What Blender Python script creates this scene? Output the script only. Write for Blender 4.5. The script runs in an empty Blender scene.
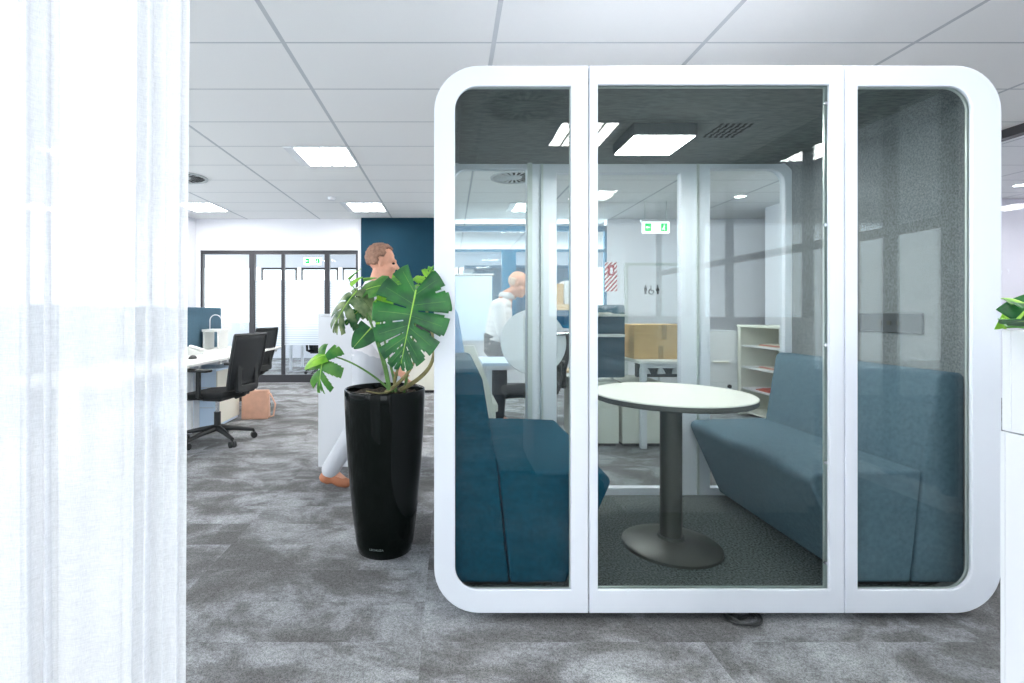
import bpy, bmesh, math, random
from mathutils import Vector, Matrix
random.seed(7)
PI = math.pi
SC = bpy.context.scene
C = SC.collection
F, CX, CY, H = 505.0, 450.0, 312.0, 1.17

def at(px, py, d):
    return Vector(((px-CX)*d/F, d, H-(py-CY)*d/F))

# ------------------------------------------------------------------ materials
def srgb(r, g, b):
    def f(c):
        c /= 255.0
        return c/12.92 if c <= .04045 else ((c+.055)/1.055)**2.4
    return (f(r), f(g), f(b), 1)

def new_mat(name):
    m = bpy.data.materials.new(name); m.use_nodes = True
    nt = m.node_tree
    for n in list(nt.nodes): nt.nodes.remove(n)
    return m, nt, nt.nodes.new('ShaderNodeOutputMaterial')

def N(nt, t, **kw):
    n = nt.nodes.new(t)
    for k, v in kw.items():
        if k in n.inputs: n.inputs[k].default_value = v
        else: setattr(n, k, v)
    return n

def pbr(name, col, rough=.5, metal=0, spec=.5, var=0, vscale=8, bump=0, bscale=200, coat=0, stretch=None, var_col=None, sheen=0):
    m, nt, out = new_mat(name)
    b = N(nt, 'ShaderNodeBsdfPrincipled')
    b.inputs['Base Color'].default_value = col
    b.inputs['Roughness'].default_value = rough
    b.inputs['Metallic'].default_value = metal
    b.inputs['Specular IOR Level'].default_value = spec
    b.inputs['Coat Weight'].default_value = coat
    b.inputs['Coat Roughness'].default_value = .05
    b.inputs['Sheen Weight'].default_value = sheen
    tc = N(nt, 'ShaderNodeTexCoord')
    mp = N(nt, 'ShaderNodeMapping')
    if stretch: mp.inputs['Scale'].default_value = stretch
    nt.links.new(tc.outputs['Object'], mp.inputs['Vector'])
    if var or var_col:
        n = N(nt, 'ShaderNodeTexNoise', Scale=vscale, Detail=6.0)
        nt.links.new(mp.outputs[0], n.inputs['Vector'])
        r = N(nt, 'ShaderNodeValToRGB')
        r.color_ramp.elements[0].position = .35; r.color_ramp.elements[1].position = .65
        a = [max(0, c*(1-var)) for c in col[:3]]+[1]
        r.color_ramp.elements[0].color = a
        r.color_ramp.elements[1].color = var_col if var_col else [min(1, c*(1+var)) for c in col[:3]]+[1]
        nt.links.new(n.outputs['Fac'], r.inputs['Fac'])
        nt.links.new(r.outputs['Color'], b.inputs['Base Color'])
    if bump:
        n2 = N(nt, 'ShaderNodeTexNoise', Scale=bscale, Detail=3.0)
        nt.links.new(mp.outputs[0], n2.inputs['Vector'])
        bp = N(nt, 'ShaderNodeBump', Strength=bump, Distance=.002)
        nt.links.new(n2.outputs['Fac'], bp.inputs['Height'])
        nt.links.new(bp.outputs['Normal'], b.inputs['Normal'])
    nt.links.new(b.outputs[0], out.inputs['Surface'])
    return m

def emit(name, col, s, tex=False):
    m, nt, out = new_mat(name)
    e = N(nt, 'ShaderNodeEmission', Strength=s); e.inputs['Color'].default_value = col
    nt.links.new(e.outputs[0], out.inputs['Surface'])
    return m

def math_node(nt, op, a, b=None, clamp=False):
    n = N(nt, 'ShaderNodeMath', operation=op); n.use_clamp = clamp
    for i, v in enumerate((a, b)):
        if v is None: continue
        if isinstance(v, (int, float)): n.inputs[i].default_value = v
        else: nt.links.new(v, n.inputs[i])
    return n.outputs[0]

def glass(name, tint=(1,1,1,1), refl=1.0, rough=0.0, ior=1.5):
    m, nt, out = new_mat(name)
    ge = N(nt, 'ShaderNodeNewGeometry'); dp = N(nt, 'ShaderNodeVectorMath', operation='DOT_PRODUCT')
    nt.links.new(ge.outputs['Incoming'], dp.inputs[0]); nt.links.new(ge.outputs['Normal'], dp.inputs[1])
    c_ = math_node(nt, 'SUBTRACT', 1.0, math_node(nt, 'ABSOLUTE', dp.outputs['Value']))
    fz = math_node(nt, 'ADD', math_node(nt, 'MULTIPLY', math_node(nt, 'POWER', c_, 5.0), .96), .04)
    mu = N(nt, 'ShaderNodeMath', operation='MULTIPLY'); mu.inputs[1].default_value = refl; mu.use_clamp = True
    t = N(nt, 'ShaderNodeBsdfTransparent'); t.inputs['Color'].default_value = tint
    g = N(nt, 'ShaderNodeBsdfGlossy', Roughness=rough)
    mx = N(nt, 'ShaderNodeMixShader')
    nt.links.new(fz, mu.inputs[0]); nt.links.new(mu.outputs[0], mx.inputs['Fac'])
    nt.links.new(t.outputs[0], mx.inputs[1]); nt.links.new(g.outputs[0], mx.inputs[2])
    nt.links.new(mx.outputs[0], out.inputs['Surface'])
    return m

def carpet():
    m, nt, out = new_mat('carpet_tiles')
    b = N(nt, 'ShaderNodeBsdfPrincipled', Roughness=.95); b.inputs['Specular IOR Level'].default_value = .15
    tc = N(nt, 'ShaderNodeTexCoord')
    sp = N(nt, 'ShaderNodeSeparateXYZ'); nt.links.new(tc.outputs['Object'], sp.inputs[0])
    fx = math_node(nt, 'FLOOR', math_node(nt, 'DIVIDE', math_node(nt, 'ADD', sp.outputs[0], .1), 1.0))
    fy = math_node(nt, 'FLOOR', math_node(nt, 'DIVIDE', math_node(nt, 'SUBTRACT', sp.outputs[1], .04), .25))
    w = math_node(nt, 'ADD', math_node(nt, 'MULTIPLY', fx, .13), math_node(nt, 'MULTIPLY', fy, .11))
    mp = N(nt, 'ShaderNodeMapping'); mp.inputs['Scale'].default_value = (.85, 1.1, 1)
    nt.links.new(tc.outputs['Object'], mp.inputs['Vector'])
    n1 = N(nt, 'ShaderNodeTexNoise', noise_dimensions='4D', Scale=3.0, Detail=10.0, Roughness=.66, Distortion=.5)
    nt.links.new(mp.outputs[0], n1.inputs['Vector']); nt.links.new(w, n1.inputs['W'])
    r = N(nt, 'ShaderNodeValToRGB')
    e = r.color_ramp.elements
    e[0].position = .40; e[0].color = srgb(118, 118, 118)
    e[1].position = .66; e[1].color = srgb(196, 199, 203)
    k = e.new(.47); k.color = srgb(134, 134, 135)
    k = e.new(.535); k.color = srgb(163, 165, 168)
    nt.links.new(n1.outputs['Fac'], r.inputs['Fac'])
    n2 = N(nt, 'ShaderNodeTexNoise', Scale=200.0, Detail=4.0, Roughness=.9)
    nt.links.new(tc.outputs['Object'], n2.inputs['Vector'])
    n3 = N(nt, 'ShaderNodeTexNoise', Scale=70.0, Detail=4.0, Roughness=.9)
    nt.links.new(tc.outputs['Object'], n3.inputs['Vector'])
    sm = math_node(nt, 'ADD', math_node(nt, 'MULTIPLY', n2.outputs['Fac'], .6), math_node(nt, 'MULTIPLY', n3.outputs['Fac'], .4))
    r2 = N(nt, 'ShaderNodeValToRGB')
    r2.color_ramp.elements[0].position = .43; r2.color_ramp.elements[0].color = (.26, .26, .26, 1)
    r2.color_ramp.elements[1].position = .56; r2.color_ramp.elements[1].color = (1.0, 1.0, 1.0, 1)
    nt.links.new(sm, r2.inputs['Fac'])
    mx = N(nt, 'ShaderNodeMix', data_type='RGBA', blend_type='MULTIPLY'); mx.inputs['Factor'].default_value = .85
    nt.links.new(r.outputs[0], mx.inputs[6]); nt.links.new(r2.outputs[0], mx.inputs[7])
    nt.links.new(mx.outputs[2], b.inputs['Base Color'])
    bp = N(nt, 'ShaderNodeBump', Strength=.5, Distance=.004)
    nt.links.new(n2.outputs['Fac'], bp.inputs['Height']); nt.links.new(bp.outputs[0], b.inputs['Normal'])
    nt.links.new(b.outputs[0], out.inputs['Surface'])
    return m

def ceiling_mat():
    m, nt, out = new_mat('ceiling_tiles')
    b = N(nt, 'ShaderNodeBsdfPrincipled', Roughness=.85)
    tc = N(nt, 'ShaderNodeTexCoord')
    sp = N(nt, 'ShaderNodeSeparateXYZ'); nt.links.new(tc.outputs['Object'], sp.inputs[0])
    def line(sock, off, per, wd):
        a = math_node(nt, 'ADD', sock, off+per*20)
        a = math_node(nt, 'MODULO', a, per)
        a = math_node(nt, 'SUBTRACT', a, per/2)
        a = math_node(nt, 'ABSOLUTE', a)
        return math_node(nt, 'GREATER_THAN', a, per/2-wd/2)
    lx = line(sp.outputs[0], -.25, 1.2, .026)
    ly = line(sp.outputs[1], -.48, .6, .014)
    l = math_node(nt, 'MAXIMUM', lx, ly)
    n = N(nt, 'ShaderNodeTexNoise', Scale=300.0, Detail=2.0)
    nt.links.new(tc.outputs['Object'], n.inputs['Vector'])
    r = N(nt, 'ShaderNodeValToRGB')
    r.color_ramp.elements[0].color = srgb(240, 241, 240); r.color_ramp.elements[1].color = srgb(250, 250, 250)
    nt.links.new(n.outputs['Fac'], r.inputs['Fac'])
    mx = N(nt, 'ShaderNodeMix', data_type='RGBA')
    nt.links.new(l, mx.inputs['Factor']); nt.links.new(r.outputs[0], mx.inputs[6])
    mx.inputs[7].default_value = srgb(196, 200, 204)
    nt.links.new(mx.outputs[2], b.inputs['Base Color'])
    nt.links.new(b.outputs[0], out.inputs['Surface'])
    return m

def sheer(name, t=.15, freq=900):
    m, nt, out = new_mat(name)
    tc = N(nt, 'ShaderNodeTexCoord')
    mp = N(nt, 'ShaderNodeMapping'); mp.inputs['Scale'].default_value = (1, 1, .12)
    nt.links.new(tc.outputs['Object'], mp.inputs['Vector'])
    mp2 = N(nt, 'ShaderNodeMapping'); mp2.inputs['Scale'].default_value = (.08, .08, 1)
    nt.links.new(tc.outputs['Object'], mp2.inputs['Vector'])
    n = N(nt, 'ShaderNodeTexNoise', Scale=float(freq), Detail=3.0); nt.links.new(mp.outputs[0], n.inputs['Vector'])
    n2 = N(nt, 'ShaderNodeTexNoise', Scale=float(freq)*.8, Detail=3.0); nt.links.new(mp2.outputs[0], n2.inputs['Vector'])
    s = math_node(nt, 'ADD', n.outputs['Fac'], n2.outputs['Fac'])
    s = math_node(nt, 'SUBTRACT', s, 1.0)
    s = math_node(nt, 'MULTIPLY', s, .3)
    s = math_node(nt, 'ADD', s, t, clamp=True)
    d = N(nt, 'ShaderNodeBsdfDiffuse'); d.inputs['Color'].default_value = srgb(230, 231, 234)
    tl = N(nt, 'ShaderNodeBsdfTranslucent'); tl.inputs['Color'].default_value = srgb(230, 231, 234)
    a = N(nt, 'ShaderNodeMixShader', Fac=.4); nt.links.new(d.outputs[0], a.inputs[1]); nt.links.new(tl.outputs[0], a.inputs[2])
    tr = N(nt, 'ShaderNodeBsdfTransparent')
    b = N(nt, 'ShaderNodeMixShader'); nt.links.new(s, b.inputs['Fac']); nt.links.new(a.outputs[0], b.inputs[1]); nt.links.new(tr.outputs[0], b.inputs[2])
    nt.links.new(b.outputs[0], out.inputs['Surface'])
    return m

def film_mat():
    m, nt, out = new_mat('frosted_film')
    tc = N(nt, 'ShaderNodeTexCoord')
    mp = N(nt, 'ShaderNodeMapping'); mp.inputs['Scale'].default_value = (.7, 1, 5)
    nt.links.new(tc.outputs['Object'], mp.inputs['Vector'])
    w = N(nt, 'ShaderNodeTexWave', wave_type='BANDS', bands_direction='Z', Scale=1.6, Distortion=5.0, Detail=1.0)
    w.inputs['Detail Scale'].default_value = .5
    nt.links.new(mp.outputs[0], w.inputs['Vector'])
    r = N(nt, 'ShaderNodeValToRGB'); r.color_ramp.elements[0].color = (.12,)*3+(1,); r.color_ramp.elements[1].color = (.35,)*3+(1,)
    nt.links.new(w.outputs['Fac'], r.inputs['Fac'])
    tl = N(nt, 'ShaderNodeBsdfTranslucent'); tl.inputs['Color'].default_value = srgb(250, 252, 255)
    tr = N(nt, 'ShaderNodeBsdfTransparent')
    b = N(nt, 'ShaderNodeMixShader'); nt.links.new(r.outputs[0], b.inputs['Fac']); nt.links.new(tl.outputs[0], b.inputs[1]); nt.links.new(tr.outputs[0], b.inputs[2])
    nt.links.new(b.outputs[0], out.inputs['Surface'])
    return m

def stripes_mat():
    m, nt, out = new_mat('hazard_stripes')
    tc = N(nt, 'ShaderNodeTexCoord'); sp = N(nt, 'ShaderNodeSeparateXYZ'); nt.links.new(tc.outputs['Object'], sp.inputs[0])
    a = math_node(nt, 'SUBTRACT', math_node(nt, 'MULTIPLY', sp.outputs[2], .9), sp.outputs[0])
    a = math_node(nt, 'MODULO', math_node(nt, 'ADD', a, 10), .07)
    a = math_node(nt, 'GREATER_THAN', a, .035)
    mx = N(nt, 'ShaderNodeMix', data_type='RGBA'); nt.links.new(a, mx.inputs['Factor'])
    mx.inputs[6].default_value = srgb(245, 240, 240); mx.inputs[7].default_value = srgb(168, 10, 32)
    b = N(nt, 'ShaderNodeBsdfPrincipled', Roughness=.5); nt.links.new(mx.outputs[2], b.inputs['Base Color'])
    nt.links.new(b.outputs[0], out.inputs['Surface'])
    return m

def leaf_mat(name, c1, c2, rough=.38):
    m, nt, out = new_mat(name)
    b = N(nt, 'ShaderNodeBsdfPrincipled', Roughness=rough)
    tc = N(nt, 'ShaderNodeTexCoord')
    n = N(nt, 'ShaderNodeTexNoise', Scale=14.0, Detail=4.0); nt.links.new(tc.outputs['Object'], n.inputs['Vector'])
    r = N(nt, 'ShaderNodeValToRGB'); r.color_ramp.elements[0].position = .35; r.color_ramp.elements[1].position = .7
    r.color_ramp.elements[0].color = c1; r.color_ramp.elements[1].color = c2
    nt.links.new(n.outputs['Fac'], r.inputs['Fac']); nt.links.new(r.outputs[0], b.inputs['Base Color'])
    tl = N(nt, 'ShaderNodeBsdfTranslucent'); nt.links.new(r.outputs[0], tl.inputs['Color'])
    mx = N(nt, 'ShaderNodeMixShader', Fac=.3); nt.links.new(b.outputs[0], mx.inputs[1]); nt.links.new(tl.outputs[0], mx.inputs[2])
    nt.links.new(mx.outputs[0], out.inputs['Surface'])
    return m

M = dict(
 white=pbr('white_frame_paint', srgb(219, 223, 231), .42, bump=.02, bscale=900),
 wall=pbr('white_wall_paint', srgb(228, 229, 235), .8, bump=.03, bscale=300),
 lav=pbr('pale_lavender_wall_paint', srgb(222, 220, 230), .8, bump=.03, bscale=300),
 teal_wall=pbr('teal_wall_paint', srgb(0, 46, 64), .7, spec=.2, var=.06, vscale=3),
 teal_frame=pbr('teal_frame_paint', srgb(14, 104, 140), .6, spec=.2, var=.05),
 melamine=pbr('white_melamine', srgb(224, 226, 230), .45, bump=.01, bscale=600),
 cream=pbr('cream_powder_coat', srgb(226, 226, 214), .5, bump=.02, bscale=500),
 desk=pbr('white_desk_laminate', srgb(240, 240, 236), .4, bump=.01, bscale=500),
 tabletop=pbr('warm_white_laminate', srgb(236, 235, 228), .35, bump=.01, bscale=500),
 edge=pbr('grey_edge_band', srgb(72, 72, 70), .5, bump=.01),
 metal=pbr('dark_bronze_powder_coat', srgb(74, 74, 70), .38, metal=.25, bump=.05, bscale=900),
 alu=pbr('pale_aluminium', srgb(200, 207, 203), .35, metal=.35, bump=.01),
 chrome=pbr('polished_chrome', srgb(210, 212, 215), .18, metal=1),
 felt=pbr('grey_felt', srgb(128, 132, 134), .98, spec=.1, var=.24, vscale=150, bump=.6, bscale=260, stretch=(1, 1, .8)),
 felt_ceiling=pbr('dark_grey_felt_ceiling', srgb(118, 123, 122), .98, spec=.1, var=.2, vscale=90, bump=.5, bscale=260, stretch=(.25, 1, 1)),
 pod_carpet=pbr('dark_pod_carpet', srgb(92, 98, 98), .98, spec=.1, var=.7, vscale=110, bump=.7, bscale=300),
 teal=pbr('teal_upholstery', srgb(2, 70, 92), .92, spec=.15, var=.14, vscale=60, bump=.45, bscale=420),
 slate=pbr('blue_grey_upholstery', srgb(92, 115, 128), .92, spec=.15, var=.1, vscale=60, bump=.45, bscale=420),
 screen=pbr('blue_screen_fabric', srgb(76, 102, 118), .95, spec=.1, var=.08, vscale=80, bump=.3, bscale=400),
 black=pbr('black_plastic', srgb(34, 36, 37), .45, bump=.05, bscale=500),
 blackmesh=pbr('black_chair_mesh', srgb(30, 33, 36), .6, bump=.8, bscale=700, var=.3, vscale=160),
 blackfab=pbr('black_seat_fabric', srgb(24, 26, 28), .9, bump=.5, bscale=500),
 gloss=pbr('glossy_black_lacquer', srgb(8, 13, 11), .06, spec=.16),
 blackframe=pbr('black_window_frame', srgb(38, 38, 44), .45, bump=.02),
 soil=pbr('dark_potting_soil', srgb(52, 42, 32), .95, var=.6, vscale=70, bump=1, bscale=120),
 stem=pbr('green_stem', srgb(86, 128, 58), .5, var=.25, vscale=20, bump=.1, bscale=60),
 bark=pbr('brown_green_aerial_stem', srgb(128, 120, 76), .7, var=.35, vscale=25, bump=.5, bscale=80),
 vein=pbr('pale_green_vein', srgb(150, 196, 80), .5, var=.1, vscale=30),
 leaf_dark=leaf_mat('dark_green_leaf', srgb(20, 84, 44), srgb(48, 128, 52)),
 leaf_light=leaf_mat('bright_green_leaf', srgb(96, 172, 40), srgb(160, 214, 66)),
 leaf_mid=leaf_mat('mid_green_leaf', srgb(46, 120, 48), srgb(112, 168, 70)),
 leaf_var=leaf_mat('dull_green_leaf', srgb(40, 88, 44), srgb(168, 182, 132), .3),
 card=pbr('cardboard', srgb(206, 172, 124), .85, var=.06, vscale=10, bump=.1, bscale=100, stretch=(1, 1, 6)),
 tape=pbr('brown_packing_tape', srgb(168, 140, 98), .3, var=.05, vscale=10),
 oak=pbr('pale_wood', srgb(226, 196, 150), .55, var=.1, vscale=9, stretch=(8, 1, 1)),
 tan=pbr('blush_leather', srgb(214, 166, 142), .5, bump=.2, bscale=200, var=.06, vscale=15),
 skin=pbr('skin', srgb(216, 158, 132), .55, var=.07, vscale=25),
 shirt=pbr('white_cotton_shirt', srgb(226, 224, 226), .85, var=.05, vscale=14, bump=.2, bscale=90),
 denim=pbr('dark_trouser_cloth', srgb(30, 36, 44), .9, bump=.3, bscale=200),
 grey_trousers=pbr('grey_trouser_cloth', srgb(196, 198, 204), .9, bump=.3, bscale=200),
 shoe=pbr('tan_shoe_leather', srgb(176, 112, 80), .5, var=.08, vscale=20),
 blackshoe=pbr('black_shoe_leather', srgb(25, 24, 24), .4, bump=.05),
 hair=pbr('light_brown_hair', srgb(150, 112, 92), .7, bump=.8, bscale=120, var=.25, vscale=60),
 greyhair=pbr('short_grey_hair', srgb(206, 184, 166), .8, bump=.5, bscale=200, var=.1, vscale=80),
 eye=pbr('dark_eye', srgb(40, 30, 28), .2, bump=.01),
 paper=pbr('printed_paper', srgb(206, 200, 186), .7, var=.2, vscale=30),
 red_paper=pbr('red_printed_cover', srgb(186, 92, 76), .6, var=.3, vscale=30),
 red=pbr('red_sign', srgb(170, 12, 34), .5, var=.05),
 blackink=pbr('black_sign_ink', srgb(20, 20, 22), .6, bump=.01),
 silver_text=pbr('silver_lettering', srgb(150, 160, 158), .35, metal=.6),
 blue=pbr('bright_blue_plastic', srgb(88, 150, 206), .5, var=.05),
 carpet=carpet(), ceiling=ceiling_mat(), curtain=sheer('sheer_curtain_cloth', .2), film=film_mat(), stripes=stripes_mat(),
 podglass=glass('pod_glass', (.87, .905, .90, 1), .72),
 backglass=glass('pod_back_glass', (.94, .965, .965, 1), .3),
 clearglass=glass('clear_partition_glass', (.96, .98, .99, 1), .35),
 lamp=emit('light_diffuser', (1, .985, .965, 1), 38.0),
 podlamp=emit('pod_light_diffuser', (1, .99, .96, 1), 60.0),
 spot=emit('downlight_lens', (1, .98, .95, 1), 20.0),
 signwhite=emit('lit_sign_white', (1, 1, 1, 1), 2.2),
 signgreen=emit('lit_sign_green', srgb(0, 225, 110), 1.15),
 monitor=pbr('dark_monitor_plastic', srgb(30, 32, 36), .3, bump=.01),
 grille=pbr('grey_diffuser_vanes', srgb(190, 194, 196), .6, bump=.01),
 dark=pbr('dark_slot', srgb(14, 15, 16), .9, bump=.01),
 grout=pbr('grey_felt_panel', srgb(70, 75, 79), .6, bump=.05),
 paleblue=pbr('pale_blue_board', srgb(206, 226, 246), .5, bump=.01),
)

# ------------------------------------------------------------------ mesh helpers
class MB:
    def __init__(s): s.bm = bmesh.new()
    def box(s, x0, x1, y0, y1, z0, z1, mat=None):
        v = [s.bm.verts.new(p) for p in ((x0,y0,z0),(x1,y0,z0),(x1,y1,z0),(x0,y1,z0),(x0,y0,z1),(x1,y0,z1),(x1,y1,z1),(x0,y1,z1))]
        for f in ((0,3,2,1),(4,5,6,7),(0,1,5,4),(1,2,6,5),(2,3,7,6),(3,0,4,7)): s.bm.faces.new([v[i] for i in f])
        if mat is not None:
            for q in v: q.co = mat @ q.co
        return s
    def rbox(s, x0, x1, y0, y1, z0, z1, r=.01, seg=3, mat=None):
        t = bmesh.new(); m = MB.__new__(MB); m.bm = t; m.box(x0, x1, y0, y1, z0, z1)
        bmesh.ops.bevel(t, geom=t.edges[:], offset=r, segments=seg, profile=.5, affect='EDGES')
        if mat is not None: bmesh.ops.transform(t, matrix=mat, verts=t.verts[:])
        s.merge(t); return s
    def merge(s, t):
        me = bpy.data.meshes.new('tmp'); t.to_mesh(me); t.free(); s.bm.from_mesh(me); bpy.data.meshes.remove(me)
    def tube(s, pts, rads, seg=12, cap=True, sx=1.0):
        pts = [Vector(p) for p in pts]
        if isinstance(rads, (int, float)): rads = [rads]*len(pts)
        rings = []; up = None
        for i, p in enumerate(pts):
            d = (pts[min(i+1, len(pts)-1)]-pts[max(i-1, 0)]).normalized()
            if up is None:
                up = Vector((0, 0, 1)) if abs(d.z) < .9 else Vector((0, 1, 0))
            a = d.cross(up).normalized(); b = a.cross(d).normalized(); up = b
            rings.append([s.bm.verts.new(p+a*math.cos(2*PI*k/seg)*rads[i]*sx+b*math.sin(2*PI*k/seg)*rads[i]) for k in range(seg)])
        for r0, r1 in zip(rings, rings[1:]):
            for k in range(seg): s.bm.faces.new((r0[k], r0[(k+1)%seg], r1[(k+1)%seg], r1[k]))
        if cap: s.bm.faces.new(rings[0][::-1]); s.bm.faces.new(rings[-1])
        return s
    def lathe(s, prof, seg=48, c=(0, 0, 0), closed=False):
        rings = []
        for r, z in prof:
            if r < 1e-6: rings.append([s.bm.verts.new((c[0], c[1], c[2]+z))])
            else: rings.append([s.bm.verts.new((c[0]+r*math.cos(2*PI*k/seg), c[1]+r*math.sin(2*PI*k/seg), c[2]+z)) for k in range(seg)])
        for a, b in zip(rings, rings[1:]):
            for k in range(seg):
                k2 = (k+1) % seg
                if len(a) == 1 and len(b) == 1: continue
                if len(a) == 1: s.bm.faces.new((a[0], b[k2], b[k]))
                elif len(b) == 1: s.bm.faces.new((a[k], a[k2], b[0]))
                else: s.bm.faces.new((a[k], a[k2], b[k2], b[k]))
        return s
    def prism(s, pts, axis, a0, a1):
        def P(p, a): return {'x': (a, p[0], p[1]), 'y': (p[0], a, p[1]), 'z': (p[0], p[1], a)}[axis]
        u = [s.bm.verts.new(P(p, a0)) for p in pts]; w = [s.bm.verts.new(P(p, a1)) for p in pts]
        n = len(pts)
        s.bm.faces.new(u); s.bm.faces.new(w[::-1])
        for i in range(n): s.bm.faces.new((u[i], w[i], w[(i+1)%n], u[(i+1)%n]))
        return s
    def ring(s, outer, inner, y0, y1):
        n = len(outer)
        L = [[s.bm.verts.new((p[0], y, p[1])) for p in pts] for pts, y in ((outer, y0), (inner, y0), (inner, y1), (outer, y1))]
        for a in range(4):
            A, B = L[a], L[(a+1) % 4]
            for k in range(n): s.bm.faces.new((A[k], A[(k+1)%n], B[(k+1)%n], B[k]))
        return s
    def ellipsoid(s, c, r, seg=16, rings=10, rot=None):
        m = Matrix.Translation(c) @ (rot.to_4x4() if rot else Matrix.Identity(4)) @ Matrix.Diagonal((r[0], r[1], r[2], 1))
        bmesh.ops.create_uvsphere(s.bm, u_segments=seg, v_segments=rings, radius=1, matrix=m); return s
    def move(s, m): bmesh.ops.transform(s.bm, matrix=m, verts=s.bm.verts[:]); return s
    def build(s, name, mat, parent=None, smooth=False, bevel=0, loc=None, recalc=True, angle=40):
        if recalc: bmesh.ops.recalc_face_normals(s.bm, faces=s.bm.faces[:])
        me = bpy.data.meshes.new(name); s.bm.to_mesh(me); s.bm.free()
        me.materials.append(mat)
        o = bpy.data.objects.new(name, me); C.objects.link(o)
        if smooth:
            for p in me.polygons: p.use_smooth = True
            try: me.set_sharp_from_angle(angle=math.radians(angle))
            except Exception: pass
        if bevel:
            b = o.modifiers.new('bevel', 'BEVEL'); b.width = bevel; b.segments = 3; b.limit_method = 'ANGLE'; b.angle_limit = math.radians(40)
        if parent: o.parent = parent
        if loc: o.location = loc
        return o

def rr(x0, x1, z0, z1, r, k=10):
    """rounded rectangle loop; r = radii for (bottom-left, bottom-right, top-right, top-left)"""
    out = []
    for (cx, cz, rad, a0) in ((x0, z0, r[0], 180), (x1, z0, r[1], 270), (x1, z1, r[2], 0), (x0, z1, r[3], 90)):
        rad = max(rad, .0015)
        sx = 1 if cx == x0 else -1; sz = 1 if cz == z0 else -1
        ccx, ccz = cx+sx*rad, cz+sz*rad
        for i in range(k+1):
            a = math.radians(a0+90*i/k)
            out.append((ccx+rad*math.cos(a), ccz+rad*math.sin(a)))
    return out

def empty(name, loc=(0, 0, 0), rz=0):
    o = bpy.data.objects.new(name, None); C.objects.link(o); o.location = loc; o.rotation_euler = (0, 0, rz); o.empty_display_size = .1
    return o
def tag(o, label=None, cat=None, group=None, kind=None):
    if label: o['label'] = label
    if cat: o['category'] = cat
    if group: o['group'] = group
    if kind: o['kind'] = kind
    return o
def struct(o, label=None):
    o['kind'] = 'structure'
    if label: o['label'] = label
    return o
def copy_tree(o, parent=None):
    c = o.copy(); C.objects.link(c); c.parent = parent
    for ch in [x for x in C.objects if x.parent == o]: copy_tree(ch, c)
    return c
def frame_obj(name, x0, x1, z0, z1, t, y0, y1, mat, parent=None):
    return MB().ring(rr(x0, x1, z0, z1, (0,)*4, 1), rr(x0+t, x1-t, z0+t, z1-t, (0,)*4, 1), y0, y1).build(name, mat, parent)

# ------------------------------------------------------------------ the setting
CEIL = 2.706
XL, XR, YB, YF = -7.5, 9.0, -3.3, 8.35
struct(MB().box(XL, XR, YB, 13.0, -.1, 0).build('floor', M['carpet']))
struct(MB().box(XL, XR, YB, 13.0, CEIL, CEIL+.1).build('ceiling', M['ceiling']))
w = MB()      # far wall with the openings of the glazed partition and the window
w.box(XL, -4.13, YF, YF+.15, 0, CEIL).box(-4.13, -1.52, YF, YF+.15, 2.19, CEIL).box(-1.52, -1.43, YF, YF+.15, 0, CEIL)
w.box(2.60, XR, YF, YF+.15, 0, CEIL).box(.02, 2.60, YF, YF+.15, 0, .9)
struct(w.build('wall_far', M['wall']))
struct(MB().box(-1.45, .02, YF-.12, YF+.1, 0, CEIL).build('wall_teal', M['teal_wall']))
struct(MB().box(-4.45, -4.20, YF-.6, YF, 0, CEIL).build('wall_pier', M['wall']))
w = MB()
w.box(XL-.15, XL, YB, 13, 0, .5).box(XL-.15, XL, YB, 13, 2.4, CEIL)
for y in (-3.3, -1.2, 1, 3.2, 5.4, 7.6, 9.8, 12.7): w.box(XL-.15, XL, y, y+.3, .5, 2.4)
struct(w.build('wall_left', M['wall']))
w = MB()
w.box(XL, XR, YB-.15, YB, 0, .35).box(XL, XR, YB-.15, YB, 2.45, CEIL)
for x in (-7.5, -5.5, -3.3, -1.1, 1.1, 3.3, 5.5, 8.7): w.box(x, x+.3, YB-.15, YB, .35, 2.45)
struct(w.build('wall_near', M['wall']))
struct(MB().box(4.65, 4.79, 4.9, 7.45, 0, CEIL).build('wall_right', M['wall']))
struct(MB().box(4.79, XR, 6.87, 7.0, 0, CEIL).build('wall_side_room', M['lav']))
struct(MB().box(2.95, XR, .9, 1.0, 0, CEIL).build('wall_meeting_room', M['wall']))
struct(MB().box(XR, XR+.15, YB, 13, 0, CEIL).build('wall_outer_right', M['lav']))
struct(MB().box(XL, XR, 12.85, 13.0, 0, .9).box(XL, XR, 12.85, 13, 2.3, CEIL).build('wall_beyond_partition', M['wall']))
struct(MB().box(-4.2, -1.45, YF-.012, YF, 0, .001).box(2.6, 4.6, YF-.014, YF, 0, .09).build('baseboard_far', M['wall']))
struct(MB().box(4.636, 4.65, 4.9, 7.45, 0, .09).build('baseboard_right', M['melamine']))

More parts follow.
